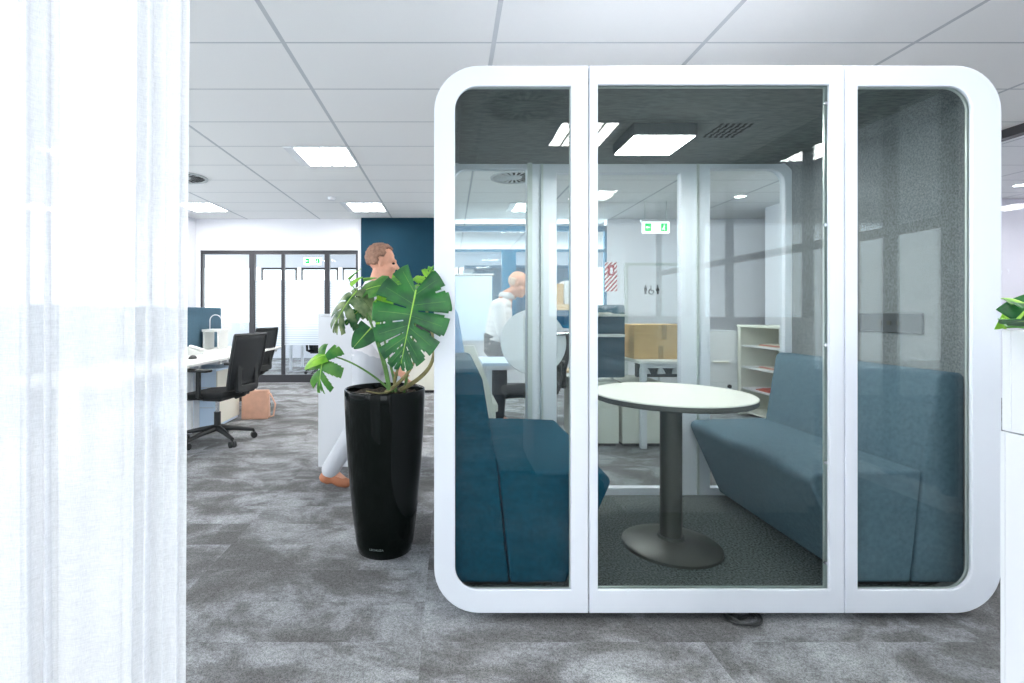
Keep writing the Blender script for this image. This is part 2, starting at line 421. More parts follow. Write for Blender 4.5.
# glazed partition in the far wall
gp = struct(empty('window_1', (-2.825, YF, 0)), 'black framed glazed sliding partition in the far wall')
f = MB(); o = Vector((-2.825, YF, 0))
def bx(m, x0, x1, y0, y1, z0, z1): m.box(x0-o.x, x1-o.x, y0-o.y, y1-o.y, z0, z1)
bx(f, -4.13, -1.52, YF+.02, YF+.10, 2.13, 2.19); bx(f, -4.13, -4.10, YF+.02, YF+.10, 0, 2.13); bx(f, -1.56, -1.52, YF+.02, YF+.10, 0, 2.13)
bx(f, -3.33, -3.24, YF+.02, YF+.10, 0, 2.13); bx(f, -2.08, -2.00, YF+.02, YF+.10, 0, 2.13); bx(f, -2.80, -2.75, YF+.03, YF+.09, 0, 2.13)
bx(f, -3.3, -1.52, YF+.02, YF+.10, 0, .13)
f.build('window_frame', M['blackframe'], gp)
f = MB(); bx(f, -4.10, -3.33, YF+.055, YF+.061, .0, 2.13); bx(f, -3.24, -2.8, YF+.055, YF+.061, .13, 2.13); bx(f, -2.75, -2.08, YF+.055, YF+.061, .13, 2.13); bx(f, -2.0, -1.56, YF+.055, YF+.061, .13, 2.13)
f.build('pane', M['clearglass'], gp)
f = MB(); bx(f, -3.24, -2.8, YF+.05, YF+.052, .62, 1.70); bx(f, -2.75, -2.08, YF+.05, YF+.052, .62, 1.70); bx(f, -2.0, -1.56, YF+.05, YF+.052, .62, 1.70)
f.build('frosted_film', M['film'], gp)
# window wall of the beyond room
wn = MB()
for x in (-4.82, -3.95, -3.8, -2.9, -2.75, -1.2, .2): wn.box(x, x+.04, 12.88, 12.96, 1.4, 2.3)
for x0, x1 in ((-4.82, -3.91), (-3.8, -2.86), (-2.75, -1.16)): wn.box(x0, x1, 12.88, 12.96, 2.25, 2.3)
struct(wn.build('window_2', M['blackframe']))

# window behind the pod
w3 = struct(empty('window_3', (1.3, YF, 0)), 'wide window with teal frames behind the pod')
o = Vector((1.3, YF, 0))
f = MB()
for (a, b) in ((2.51, 2.60), (2.17, 2.21), (.9, .96)): bx(f, .02, 2.6, YF+.02, YF+.09, a, b)
bx(f, .86, 1.09, YF, YF+.10, .9, 2.17); bx(f, 1.98, 2.06, YF+.02, YF+.09, .9, 2.5); bx(f, .02, .06, YF+.02, YF+.09, .9, 2.6); bx(f, 2.56, 2.6, YF+.02, YF+.09, .9, 2.6)
f.build('window_frame', M['teal_frame'], w3)
f = MB(); bx(f, .02, 2.6, YF+.05, YF+.056, .9, CEIL); f.build('pane', M['clearglass'], w3)
# neighbouring building seen outside
bd = MB().box(.5, 2.7, 10.4, 11.6, 0, 2.05).box(.3, 2.9, 10.3, 11.7, 2.05, 2.12)
for i in range(12): bd.box(.55+i*.18, .58+i*.18, 10.38, 10.4, .1, 2.0)
tag(bd.build('site_building', M['teal_frame']), 'dark teal clad outbuilding seen outside through the far window', 'building')
# pale roller blind
rb = empty('roller_blind', (.36, YF-.06, 1.7)); tag(rb, 'pale blue roller blind hanging at the far window left of the man', 'blind')
MB().box(-.34, .33, -.004, 0, -1.0, .06).build('blind_fabric', M['paleblue'], rb)
MB().tube([(-.36, .0, .08), (.36, .0, .08)], .02).build('blind_tube', M['grille'], rb, smooth=True)

# left window panes / near windows
struct(MB().box(XL-.09, XL-.084, YB, 13, .5, 2.4).build('window_4', M['clearglass']))
struct(MB().box(XL, XR, YB-.09, YB-.084, .35, 2.45).build('window_5', M['clearglass']))

# black-framed glass partition of the side room, right of the pod
p = struct(empty('window_6', (4.7, 2.9, 0)), 'floor to ceiling glass partition with black head track, right of the pod')
f = MB().box(-.04, .04, -1.9, 2.0, CEIL-.075, CEIL).box(-.03, .03, -1.9, 2.0, 0, .06)
for y in (-1.9, 0.0, 1.95): f.box(-.025, .025, y, y+.05, .06, CEIL-.06)
f.build('window_frame', M['blackframe'], p)
MB().box(-.004, .004, -1.9, 2, .06, CEIL-.06).build('pane', M['clearglass'], p)
# partition beside the camera
p = struct(empty('window_7', (2.95, -1.2, 0)), 'black framed partition beside the camera')
f = MB().box(-.03, .03, -2.1, 2.1, 2.53, 2.60).box(-.03, .03, -2.1, 2.1, 1.68, 1.74)
for y in (-2.1, -1.2, -.3, .87, 1.65, 2.05): f.box(-.03, .03, y-.025, y+.035, .09, 2.53)
f.build('window_frame', M['blackframe'], p)
MB().box(-.004, .004, -2.1, 2.1, .09, 2.53).build('pane', M['clearglass'], p)
MB().box(-.05, .05, -2.1, 2.1, 0, .09).build('bottom_rail', M['melamine'], p)
f = MB().box(-.05, .05, -2.1, 2.1, 2.6, CEIL); f.build('bulkhead', M['felt_ceiling'], p)

# ------------------------------------------------------------------ ceiling fixtures
def make_ceiling_light():
    t = empty('ceiling_light', (0, 0, CEIL))
    f = MB().ring(rr(-.30, .30, -.30, .30, (0,)*4, 1), rr(-.205, .285, -.285, .285, (0,)*4, 1), -.012, -.001)
    f.move(Matrix(((1,0,0,0),(0,0,1,0),(0,1,0,0),(0,0,0,1))))
    f.build('light_frame', M['melamine'], t)
    for k in range(4):
        x0 = -.203+k*.1225
        MB().box(x0, x0+.096, -.283, .283, -.009, -.003).build('diffuser', M['lamp'], t)
    return t
proto = make_ceiling_light()
spots = [(-1.25, 4.98), (-1.25, 7.38), (-3.65, 4.98), (-3.65, 7.38), (-6.05, 4.98), (-6.05, 7.38),
         (1.15, 4.98), (1.15, 7.38), (-1.25, -.42), (1.11, -.52), (-3.65, 1.9), (1.15, 1.98), (3.4, -1.0), (3.4, 4.38), (6.4, 4.0), (5.6, 6.1), (6.4, 2.0), (8.2, 5.5)]  # after its first light, the side room's others are added unseen to brighten it
labs = {0: 'recessed four-strip ceiling light nearest above the two office chairs', 1: 'recessed ceiling light farthest back, left of the teal wall',
        2: 'recessed ceiling light glowing through the curtain near its top', 3: 'recessed ceiling light just right of the curtain edge',
        4: 'recessed ceiling light nearest the left window wall, hidden by the curtain', 5: 'far left recessed ceiling light seen dimly through the left of the curtain',
        6: 'recessed ceiling light seen through the pod door glass', 7: 'recessed ceiling light far behind the pod, in front of the window',
        8: 'recessed ceiling light behind the camera on the left', 9: 'recessed ceiling light reflected in the top of the pod glass',
        10: 'recessed ceiling light over the aisle beside the curtain', 11: 'recessed ceiling light directly above the front of the pod',
        12: 'recessed ceiling light near the side partition', 13: 'recessed ceiling light behind the right side of the pod', 14: 'ceiling light inside the side room', 15: 'added ceiling light brightening the side room out of view, next to its end wall', 16: 'added ceiling light brightening the side room out of view, nearest the camera', 17: 'added ceiling light brightening the side room out of view, farthest right'}
for i, (x, y) in enumerate(spots):
    o_ = proto if i == 0 else copy_tree(proto)
    o_.location = (x, y, CEIL)
    tag(o_, labs[i], 'ceiling light', 'recessed ceiling lights')

def diffuser(loc, label, r=.3, cat='air vent'):
    t = empty('air_diffuser', loc); tag(t, label, cat, 'round swirl air diffusers')
    MB().lathe([(r, 0), (r, -.012), (r-.03, -.016), (r-.035, -.004), (r-.035, 0)], 48).build('diffuser_ring', M['grille'], t, smooth=True)
    MB().lathe([(0, -.002), (r-.035, -.002), (r-.035, -.001)], 48).build('backing', M['dark'], t)
    v = MB()
    for k in range(20):
        a = 2*PI*k/20
        t1 = MB().prism([(.085, -.007), (r-.04, -.019), (r-.04, .019), (.085, .007)], 'z', -.011, -.009)
        t1.move(Matrix.Rotation(a, 4, 'Z') @ Matrix.Rotation(.25, 4, 'X')); v.merge(t1.bm)
    v.build('vanes', M['grille'], t)
    MB().lathe([(0, -.014), (.085, -.012), (.09, -.004), (.09, 0)], 32).build('hub', M['grille'], t, smooth=True)
diffuser((.73, 5.75, CEIL), 'round swirl air diffuser in the ceiling behind the pod', .27)
diffuser((-3.05, 5.75, CEIL), 'round dark ceiling air diffuser just right of the curtain', .27)
diffuser((.55, .08, CEIL), 'round swirl air diffuser above the camera, reflected in the pod glass', .3)
sd = MB().lathe([(0, -.04), (.04, -.038), (.055, -.02), (.06, 0)], 32).build('smoke_detector', M['melamine'], smooth=True, loc=(-1.58, 6.77, CEIL))
tag(sd, 'small white round smoke detector on the ceiling between two recessed lights', 'smoke detector')
def downlight(x, y, label):
    t = empty('downlight', (x, y, CEIL)); tag(t, label, 'downlight', 'round recessed downlights')
    MB().lathe([(.085, 0), (.085, -.006), (.07, -.008), (.065, -.002)], 32).build('trim_ring', M['melamine'], t, smooth=True)
    MB().lathe([(0, -.004), (.066, -.004), (.066, -.003)], 32).build('lens', M['spot'], t)
downlight(3.85, 6.7, 'round downlight seen through the right of the pod back glass')
downlight(6.9, 6.1, 'round downlight in the side room right of the pod')

# ------------------------------------------------------------------ exit signs
def exit_sign(x, y, zc, wd, label):
    t = empty('exit_sign', (x, y, CEIL)); tag(t, label, 'exit sign', 'lit green exit signs')
    z = zc-CEIL; h = wd*.42
    MB().rbox(-wd/2, wd/2, -.02, .02, z-h/2, z+h/2, .005).build('sign_box', M['signwhite'], t)
    MB().box(-wd/2-.02, wd/2+.02, -.03, .03, z+h/2, z+h/2+.025).build('housing', M['melamine'], t)
    for sx in (-.2, .2): MB().box(sx*wd*2-.004, sx*wd*2+.004, -.004, .004, z+h/2+.025, 0).build('hanger_rod', M['alu'], t)
    q = h*.36; cxs = wd*.27
    g1 = MB().box(-cxs-q, -cxs+q*.6, -.024, -.02, z-q, z+q).build('green_panel', M['signgreen'], t)
    g2 = MB().box(cxs-q*.6, cxs+q, -.024, -.02, z-q, z+q).build('green_panel', M['signgreen'], t)
    # white arrow (left panel) and running figure (right panel)
    a = MB().box(-cxs-q*.6, -cxs+q*.2, -.027, -.0245, z-q*.08, z+q*.08)
    a.prism([(-cxs-q*.75, z), (-cxs-q*.4, z+q*.35), (-cxs-q*.4, z-q*.35)], 'y', -.027, -.0245)
    a.build('arrow', M['signwhite'], g1); a = MB()
    a.prism([(cxs+q*.2+.5*q*.2*math.cos(k*PI/4), z+q*.6+.5*q*.2*math.sin(k*PI/4)) for k in range(8)], 'y', -.027, -.0245)
    a.prism([(cxs+q*.1, z+q*.4), (cxs+q*.3, z+q*.35), (cxs+q*.15, z-q*.1), (cxs-q*.05, z-q*.05)], 'y', -.027, -.0245)
    a.prism([(cxs-q*.02, z-q*.05), (cxs+q*.12, z-q*.1), (cxs+q*.35, z-q*.7), (cxs+q*.22, z-q*.75)], 'y', -.027, -.0245)
    a.prism([(cxs-q*.02, z-q*.05), (cxs+q*.1, z-q*.12), (cxs-q*.2, z-q*.6), (cxs-q*.35, z-q*.5)], 'y', -.027, -.0245)
    a.build('running_figure', M['signwhite'], g2)
exit_sign(2.85, 7.0, 2.34, .37, 'lit green and white exit sign hanging from the ceiling behind the pod door')
exit_sign(-2.88, 10.6, 2.24, .36, 'lit green exit sign seen through the top of the far glazed partition')

# ------------------------------------------------------------------ toilet door with symbols
t = struct(empty('door_1', (3.35, YF, 0)), 'white toilet door with black symbols')
MB().box(-.42, .42, -.03, 0, 0, 1.93).build('door_leaf', M['melamine'], t, bevel=.003)
MB().ring(rr(-.47, .47, -.02, 1.98, (0,)*4, 1), rr(-.42, .42, -.02, 1.93, (0,)*4, 1), -.04, 0).build('door_frame', M['alu'], t)
def disc(m, cx, cz, r, y0, y1, n=16): m.prism([(cx+r*math.cos(2*PI*k/n), cz+r*math.sin(2*PI*k/n)) for k in range(n)], 'y', y0, y1)
y0, y1 = -.036, -.031
s = MB(); zc = 1.54; X0 = -.03
for sx, skirt in ((-.10, False), (.10, True)):
    disc(s, X0+sx, zc+.058, .014, y0, y1)
    if skirt: s.prism([(X0+sx-.012, zc+.04), (X0+sx+.012, zc+.04), (X0+sx+.032, zc-.025), (X0+sx-.032, zc-.025)], 'y', y0, y1)
    else: s.box(X0+sx-.022, X0+sx+.022, y0, y1, zc-.02, zc+.04)
    s.box(X0+sx-.014, X0+sx-.002, y0, y1, zc-.075, zc-.02).box(X0+sx+.002, X0+sx+.014, y0, y1, zc-.075, zc-.02)
disc(s, X0-.01, zc+.055, .012, y0, y1)
s.box(X0-.016, X0-.004, y0, y1, zc-.02, zc+.04).box(X0-.016, X0+.03, y0, y1, zc-.022, zc-.010).box(X0+.022, X0+.034, y0, y1, zc-.06, zc-.012)
s.tube([(X0-.005+.04*math.cos(math.radians(a)), (y0+y1)/2, zc-.035+.04*math.sin(math.radians(a))) for a in range(110, 381, 15)], .008, 6)
s.build('toilet_symbols', M['blackink'], t)
t2 = MB().tube([(.36, -.07, .98), (.26, -.07, .98)], .01).tube([(.36, -.03, .98), (.36, -.07, .98)], .01)
t2.build('door_handle', M['chrome'], t, smooth=True)

fs = empty('fire_sign', (2.66, YF-.01, 1.75)); tag(fs, 'red and white striped fire equipment sign on the far wall left of the toilet door', 'sign')
MB().box(-.10, .10, 0, .01, -.24, .24).build('striped_board', M['stripes'], fs)
MB().rbox(-.06, .05, -.012, 0, .02, .2, .003, 1).build('red_panel', M['red'], fs)
s = MB().lathe([(0, .05), (.018, .05), (.022, .07), (.022, .14), (.01, .155), (0, .155)], 12, (0, -.014, 0)).build('extinguisher_symbol', M['melamine'], fs)

# ------------------------------------------------------------------ meeting pod
PF, PB = 1.90, 3.0
pod = empty('meeting_pod', (1.0085, 2.475, 0)); tag(pod, 'large white rounded meeting pod with glass front and back', 'meeting pod')
po = Vector((1.0085, 2.475, 0))
def pmb(m, *a, **k):
    m.move(Matrix.Translation(-po)); par = k.pop('parent', pod); return m.build(*a, par, **k)
Z0, Z1 = .036, 2.098
XA, XB = -.060, 2.077
def panel(name, ox, ix, z0i, z1i, ro, ri, gl, y0=PF, y1=PF+.014, gname='glass_pane', gy=None):
    m = MB().ring(rr(ox[0], ox[1], Z0, Z1, ro), rr(ix[0], ix[1], z0i, z1i, ri), y0, y1)
    fo = pmb(m, name, M['white'], bevel=.004, smooth=True)
    gy = gy or (PF+.020)
    e = .012
    lo = rr(ix[0]-e, ix[1]+e, z0i-e, z1i+e, ri)
    g = MB().prism(lo, 'y', gy-.005, gy+.005)
    g.move(Matrix.Translation(-po)); go = g.build(gname, gl, fo)
    return fo
fl = panel('front_frame', (XA, .5210), (.019, .455), .124, 2.020, (.17, 0, 0, .17), (.085, 0, 0, .085), M['podglass'])
fd = panel('door', (.5245, 1.4835), (.557, 1.428), .124, 2.026, (0,)*4, (0,)*4, M['podglass'], gname='door_glass')
fr_ = panel('front_frame', (1.487, XB), (1.535, 1.964), .124, 2.020, (0, .17, .17, 0), (0, .085, .085, 0), M['podglass'])
for fo, x0, x1, rad in ((fl, .019, .455, (.085, 0, 0, .085)), (fd, .557, 1.428, (0,)*4), (fr_, 1.535, 1.964, (0, .085, .085, 0))):
    tp = 2.026 if fo is fd else 2.020
    tt = .012 if fo is fd else .006
    dpt = .034 if fo is fd else .018
    m = MB().ring(rr(x0-.03, x1+.012, .124-.03, tp+.012, tuple(q+.012 if q else 0 for q in rad)), rr(x0-.012, x1-.001, .122, tp-.001, rad), PF+.0255, PF+dpt)
    m.move(Matrix.Translation(-po)); m.build('glazing_bead', M['alu'], fo, smooth=True)
for z in (.22, .60, 1.045, 1.50, 1.96):
    m = MB().tube([(1.421, PF+.0145, z), (1.421, PF+.009, z)], .006, 12)
    m.move(Matrix.Translation(-po)); m.build('hinge_screw', M['chrome'], fd)
# back frame, three sections
panel('back_frame', (XA, .545), (.019, .455), .124, 2.020, (.17, 0, 0, .17), (.085, 0, 0, .085), M['backglass'], PB, PB+.05, gy=PB+.03)
panel('back_frame', (.5485, 1.4685), (.634, 1.371), .124, 1.995, (0,)*4, (0,)*4, M['backglass'], PB, PB+.05, gy=PB+.03)
panel('back_frame', (1.472, XB), (1.546, 1.990), .124, 2.020, (0, .17, .17, 0), (0, .085, .085, 0), M['backglass'], PB, PB+.05, gy=PB+.03)
for x in (.455, .545, 1.472):
    pass
for a_, b_, c__ in ((.458, .484, .03), (.538, .552, .012), (1.465, 1.476, .012)):
    pmb(MB().box(a_, b_, PB-c__, PB, .09, 2.05), 'cover_strip', M['alu'])
# shell
pmb(MB().ring(rr(XA, XB, Z0, Z1, (.17,)*4), rr(XA+.02, XB-.02, Z0+.02, Z1-.02, (.15,)*4), PF+.0145, PB-.0005), 'outer_shell', M['white'], smooth=True)
XI0, XI1 = -.013, 2.030
pmb(MB().ring(rr(XA+.022, XB-.022, Z0+.022, Z1-.022, (.148,)*4), rr(XI0, XI1, .078, 2.056, (.12, .12, .05, .05)), PF+.056, PB-.002), 'felt_lining', M['felt'], smooth=True)
pmb(MB().box(.05, 1.967, PF+.056, PB-.002, 2.049, 2.055), 'ceiling_lining', M['felt_ceiling'])
pmb(MB().box(.085, 1.93, PF+.056, PB-.002, .079, .082), 'floor_carpet', M['pod_carpet'])
for i in range(6):                               # perforated vent field
    m = MB()
    for j in range(6): m.lathe([(0, -.001), (.009, -.001), (.009, 0)], 8, (1.27+i*.028+(j % 2)*.008, 2.36+j*.035, 2.0485))
    m.box(1.27+i*.028-.001, 1.27+i*.028+.009, 2.36, 2.36+5*.035, 2.0487, 2.0489)
    pmb(m, 'vent_hole_row', M['dark'])
# power panel on the right lining
pp = pmb(MB().rbox(XI1-.012, XI1, 2.16, 2.50, 1.075, 1.165, .004), 'power_panel', M['grout'])
for y in (2.26, 2.31, 2.36):
    m = MB().box(XI1-.014, XI1-.012, y, y+.022, 1.11, 1.13)
    m.move(Matrix.Translation(-po)); m.build('socket', M['metal'], pp)

# pod light
t = empty('pod_ceiling_light', (1.002, 2.495, 2.049)); tag(t, 'square lit lamp on the dark felt ceiling inside the pod', 'ceiling light')
MB().rbox(-.15, .15, -.15, .15, -.056, 0, .006).build('housing', M['grout'], t)
MB().box(-.14, .14, -.14, .14, -.060, -.0565).build('diffuser', M['podlamp'], t)

# benches
def bench(mirror, label, mat):
    t = empty('upholstered_bench', ((.14 if mirror else 1.877), 2.48, .08)); tag(t, label, 'bench', 'facing benches inside the pod')
    ox, oy, oz = t.location
    def X(x): return (max(2.05-x, XI0+.002) if mirror else x)-ox
    def pr(pts): return [(X(a), b-oz) for a, b in pts]
    seat = [(1.595, .105), (1.425, .478), (1.418, .500), (1.424, .522), (1.445, .534), (1.60, .540), (1.858, .545), (1.812, .105)]
    bk = 2.060 if mirror else 2.024
    back = [(1.817, .105), (1.863, .545), (1.922, .905), (1.932, .925), (1.952, .932), (bk-.012, .930), (bk, .915), (bk, .105)]
    MB().prism(pr(seat), 'y', 1.985-oy, 2.985-oy).build('seat', mat, t, bevel=.01, smooth=True)
    MB().prism(pr(back), 'y', 1.985-oy, 2.985-oy).build('backrest', mat, t, bevel=.01, smooth=True)
    MB().prism(pr([(1.64, .08), (1.64, .104), (2.0, .104), (2.0, .08)]), 'y', 2.02-oy, 2.95-oy).build('plinth', M['black'], t)
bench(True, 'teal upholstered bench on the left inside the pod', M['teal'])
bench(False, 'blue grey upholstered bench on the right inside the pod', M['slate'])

# round pedestal table
t = empty('pedestal_table', (1.028, 2.35, .08)); tag(t, 'round white table on a dark pedestal inside the pod', 'table')
MB().lathe([(0, .715), (.350, .715), (.3525, .7125), (.3525, .709)], 96).build('tabletop', M['tabletop'], t, smooth=True, angle=30)
MB().lathe([(.3525, .709), (.353, .707), (.353, .69), (.348, .686), (0, .686)], 96).build('edge_band', M['edge'], t, smooth=True, angle=30)
MB().lathe([(0, .686), (.11, .686), (.11, .678), (.0485, .676), (.0485, .045), (0, .045)], 48).build('column', M['metal'], t, smooth=True)
MB().lathe([(0, .058), (.058, .056), (.062, .045), (.14, .032), (.205, .020), (.217, .014), (.218, .002), (.214, 0), (0, 0)], 72).build('base', M['metal'], t, smooth=True)

# cable coil under the pod
m = MB()
pts = []
for i in range(70):
    a = i/70*2*PI*2.6
    pts.append((.055*math.cos(a)+i*.0004, .045*math.sin(a)*1.2, .012+.006*(i/70)+.004*math.sin(a*1.5)))
pts += [(.10, .03, .012), (.14, .12, .012), (.12, .3, .012)]
tag(m.tube(pts, .005, 8).build('power_cable', M['black'], smooth=True, loc=(1.10, 1.92, 0)), 'coiled black power cable on the carpet under the pod front', 'cable')

# ------------------------------------------------------------------ planter cabinets right foreground
cb = empty('storage_cabinet', (1.56, .69, 0)); tag(cb, 'white storage cabinet at the right edge of the photo, under the planter box', 'cabinet')
m = MB().box(-.555, .545, -.23, .225, .05, .953).box(-.535, .525, -.21, .20, 0, .05)
m.build('body', M['melamine'], cb, bevel=.0015)
MB().ring(rr(-.555, .545, .05, .953, (0,)*4, 1), rr(-.50, .49, .10, .91, (0,)*4, 1), .225, .232).build('back_panel_frame', M['melamine'], cb)
pb = empty('planter_box', (1.56, .69, .955)); tag(pb, 'white planter box on top of the storage cabinet at the right edge', 'planter')
m = MB().box(-.555, .545, -.23, .23, 0, .182); 
bmw = MB().box(-.555, .545, -.23, -.215, 0, .182).box(-.555, .545, .215, .23, 0, .182).box(-.555, -.54, -.215, .215, 0, .182).box(.53, .545, -.215, .215, 0, .182).box(-.54, .53, -.215, .215, 0, .012)
m.bm.free(); bmw.build('box', M['melamine'], pb, bevel=.0015)
MB().box(-.54, .53, -.215, .215, .012, .15).build('soil', M['soil'], pb)
cb2 = empty('storage_cabinet', (1.10, -.05, 0)); tag(cb2, 'white storage cabinet beside the camera, reflected in the pod glass', 'cabinet')
MB().box(-.5, .8, -.25, .27, .05, 1.135).build('body', M['melamine'], cb2, bevel=.0015)
MB().box(-.48, .78, -.23, .25, 0, .05).build('plinth', M['melamine'], cb2)

# ------------------------------------------------------------------ leaves
def leaf_bm(L=.35, Wd=.17, lobes=6, split=.45, holes=True, nu=72, nv=26, bend=.25, fold=.15, curl=.0, amax=150, heart=True, thick=.0012, slit=1.0):
    """leaf with base at the origin, tip along +Y, surface facing +Z"""
    bm = bmesh.new()
    def P(side, u, v):
        a = math.radians(amax*(1-u)**1.6+14)
        y0 = u*L*.97
        ln = Wd*(math.sin(PI*min(1, .5+.42*u)) if False else 1)*( (1-u**2.2)**.75*.98+.02 )
        if heart: ln *= (.68+.32*min(1, u/.25))
        x = side*ln*v*math.sin(a); y = y0*1.0+ln*v*math.cos(a)
        r2 = (x*x)/(Wd*Wd)
        z = -fold*Wd*r2*.8+.03*Wd*math.sin(u*lobes*2*PI)*v - bend*(max(0, y)/L)**2*L - curl*Wd*v*v
        z += .12*Wd*abs(x)/Wd
        return Vector((x, y, z))
    vc = {}
    for side in (1, -1):
        for i in range(nu+1):
            for j in range(nv+1):
                u = i/nu; v = j/nv
                if j == 0: key = (0, i, 0)
                else: key = (side, i, j)
                if key not in vc: vc[key] = bm.verts.new(P(side, u, v))
        for i in range(nu):
            for j in range(nv):
                u = (i+.5)/nu; v = (j+.5)/nv
                ph = (u*lobes+ (.13 if side > 0 else .0)) % 1.0
                d = min(ph, 1-ph)            # distance to slit centre
                inner = split+.17*math.sin(u*lobes*2.3+side*1.3)
                if lobes and 0.05 < u < .95:
                    wslit = .03+.26*slit*max(0, (v-inner)/(1-inner))**.9
                    if v > inner and d < wslit: continue
                    if holes and .14 < v < .40+.08*math.sin(u*50) and d < .065 and .15 < u < .85: continue
                # rounded lobe tips
                if lobes and v > .93 and d < .08+.2*slit and u < .93: continue
                a = vc[(0, i, 0) if j == 0 else (side, i, j)]; b = vc[(0, i+1, 0) if j == 0 else (side, i+1, j)]
                c = vc[(side, i+1, j+1)]; e = vc[(side, i, j+1)]
                try: bm.faces.new((a, b, c, e) if side > 0 else (e, c, b, a))
                except ValueError: pass
    bmesh.ops.delete(bm, geom=[v for v in bm.verts if not v.link_faces], context='VERTS')
    return bm

def orient(base, tip, normal):
    y = (tip-base).normalized(); x = y.cross(normal).normalized(); z = x.cross(y).normalized()
    m = Matrix((x, y, z)).transposed().to_4x4(); m.translation = base
    return m

def add_leaf(parent, base, tip, normal, width, mat, vein=True, **kw):
    L = (tip-base).length
    bm = leaf_bm(L=L, Wd=width, **kw)
    m = orient(base, tip, Vector(normal)); pl = parent.location
    m = Matrix.Translation(-Vector(pl)) @ m
    mb = MB(); mb.bm.free(); mb.bm = bm; mb.move(m)
    lo = mb.build('leaf', mat, parent, smooth=True, recalc=False, angle=60)
    s = lo.modifiers.new('thickness', 'SOLIDIFY'); s.thickness = .0012
    if vein:
        bend = kw.get('bend', .25)
        pts = [m @ Vector((0, u*L*.95, .0015-bend*(u*.95)**2*L)) for u in [k/10 for k in range(11)]]
        v = MB().tube(pts, [.0032*(1-.75*k/10) for k in range(11)], 6)
        v.build('midrib', M['vein'], lo, smooth=True)
        if kw.get('lobes', 6) >= 5 and L > .2:
            sv = MB(); nl = kw.get('lobes', 6)
            for side in (1, -1):
                for k in range(nl):
                    u = (k+.5-(.13 if side > 0 else 0))/nl
                    a = math.radians(kw.get('amax', 150)*(1-u)**1.6+14)
                    ln = width*((1-u**2.2)**.75*.98+.02)*(.68+.32*min(1, u/.25))*.85
                    q = []
                    for n_ in range(6):
                        vv = n_/5; x = side*ln*vv*math.sin(a); y = u*L*.97+ln*vv*math.cos(a)
                        z = -kw.get('fold', .15)*width*(x*x)/(width*width)*.8+.03*width*math.sin(u*nl*2*PI)*vv-bend*(max(0, y)/L)**2*L-kw.get('curl', 0)*width*vv*vv+.12*abs(x)
                        q.append(m @ Vector((x, y, z+.001)))
                    sv.tube(q, [.0014*(1-.6*n_/5) for n_ in range(6)], 5)
            sv.build('side_veins', M['leaf_mid'], lo, smooth=True)
    return lo

def bez(p0, p1, p2, p3, n=14):
    out = []
    for i in range(n+1):
        t = i/n
        out.append(p0*(1-t)**3+p1*3*t*(1-t)**2+p2*3*t*t*(1-t)+p3*t**3)
    return out
def add_stem(parent, pts, r0, r1, mat=None, name='stem'):
    pl = Vector(parent.location); n = len(pts)
    return MB().tube([p-pl for p in pts], [r0+(r1-r0)*i/(n-1) for i in range(n)], 10).build(name, mat or M['stem'], parent, smooth=True)

# tall pot
PX, PY = -.322, 2.50
pot = empty('tall_plant_pot', (PX, PY, 0)); tag(pot, 'tall tapered glossy black pot on the carpet beside the pod', 'plant pot')
prof = [(r_*1.025, z_) for r_, z_ in [(0, 0), (.118, 0), (.128, .006), (.138, .05), (.158, .22), (.176, .42), (.187, .60), (.1915, .72), (.193, .785), (.1915, .793), (.188, .795), (.184, .793), (.182, .785), (.178, .70), (0, .70)]]
MB().lathe(prof, 96).build('pot_body', M['gloss'], pot, smooth=True, angle=60)
m = MB()
sr = []
random.seed(3)
for r in range(0, 13):
    for k in range(48): pass
m.lathe([(0, .765)]+[(.018*i, .765+.006*math.sin(i*2.3)) for i in range(1, 10)]+[(.178, .762), (.178, .74)], 60)
for v in m.bm.verts:
    if (v.co.x**2+v.co.y**2)**.5 < .17: v.co.z += random.uniform(-.006, .007)
m.build('soil', M['soil'], pot)
tx = bpy.data.curves.new('maker_lettering', 'FONT'); tx.body = 'LECHUZA'; tx.size = .0135; tx.align_x = 'CENTER'; tx.extrude = .0004
to = bpy.data.objects.new('maker_lettering', tx)
C.objects.link(to)
bpy.context.view_layer.update()
dg = bpy.context.evaluated_depsgraph_get()
me = bpy.data.meshes.new_from_object(to.evaluated_get(dg)); bpy.data.objects.remove(to)
mo = bpy.data.objects.new('maker_lettering', me); C.objects.link(mo); me.materials.clear(); me.materials.append(M['silver_text'])
mo.parent = pot
ang = math.radians(-93-6)
zt = .052; rt = .142+.0010
for v in me.vertices:
    a = ang+v.co.x*1.15/rt; z = zt+v.co.y; r_ = rt+v.co.z+(v.co.y)*.1
    v.co = (r_*math.cos(a), r_*math.sin(a), z)

mon = empty('monstera_plant', (PX, PY, .765)); tag(mon, 'green monstera with large split leaves growing in the tall black pot', 'plant')
def A(px, py, d): return at(px, py, d)
root = Vector((PX, PY, .765))
# stems from pot
r1 = A(398, 388, 2.44); r2 = A(386, 388, 2.42)
# big leaf
b = A(416, 290, 1.84)
add_stem(mon, bez(A(404, 392, 2.47), A(412, 350, 2.40), A(424, 268, 2.05), b), .007, .004)
add_leaf(mon, b, A(400, 367, 1.76), (0.05, -1, .28), .150, M['leaf_dark'], lobes=7, split=.50, bend=.06, fold=.2, amax=138, slit=.30)
# right thick aerial stem with curve up
add_stem(mon, bez(A(400, 390, 2.46), A(430, 375, 2.44), A(436, 362, 2.42), A(434, 340, 2.42))+[A(430, 325, 2.42), A(424, 300, 2.46)], .012, .006, M['bark'])
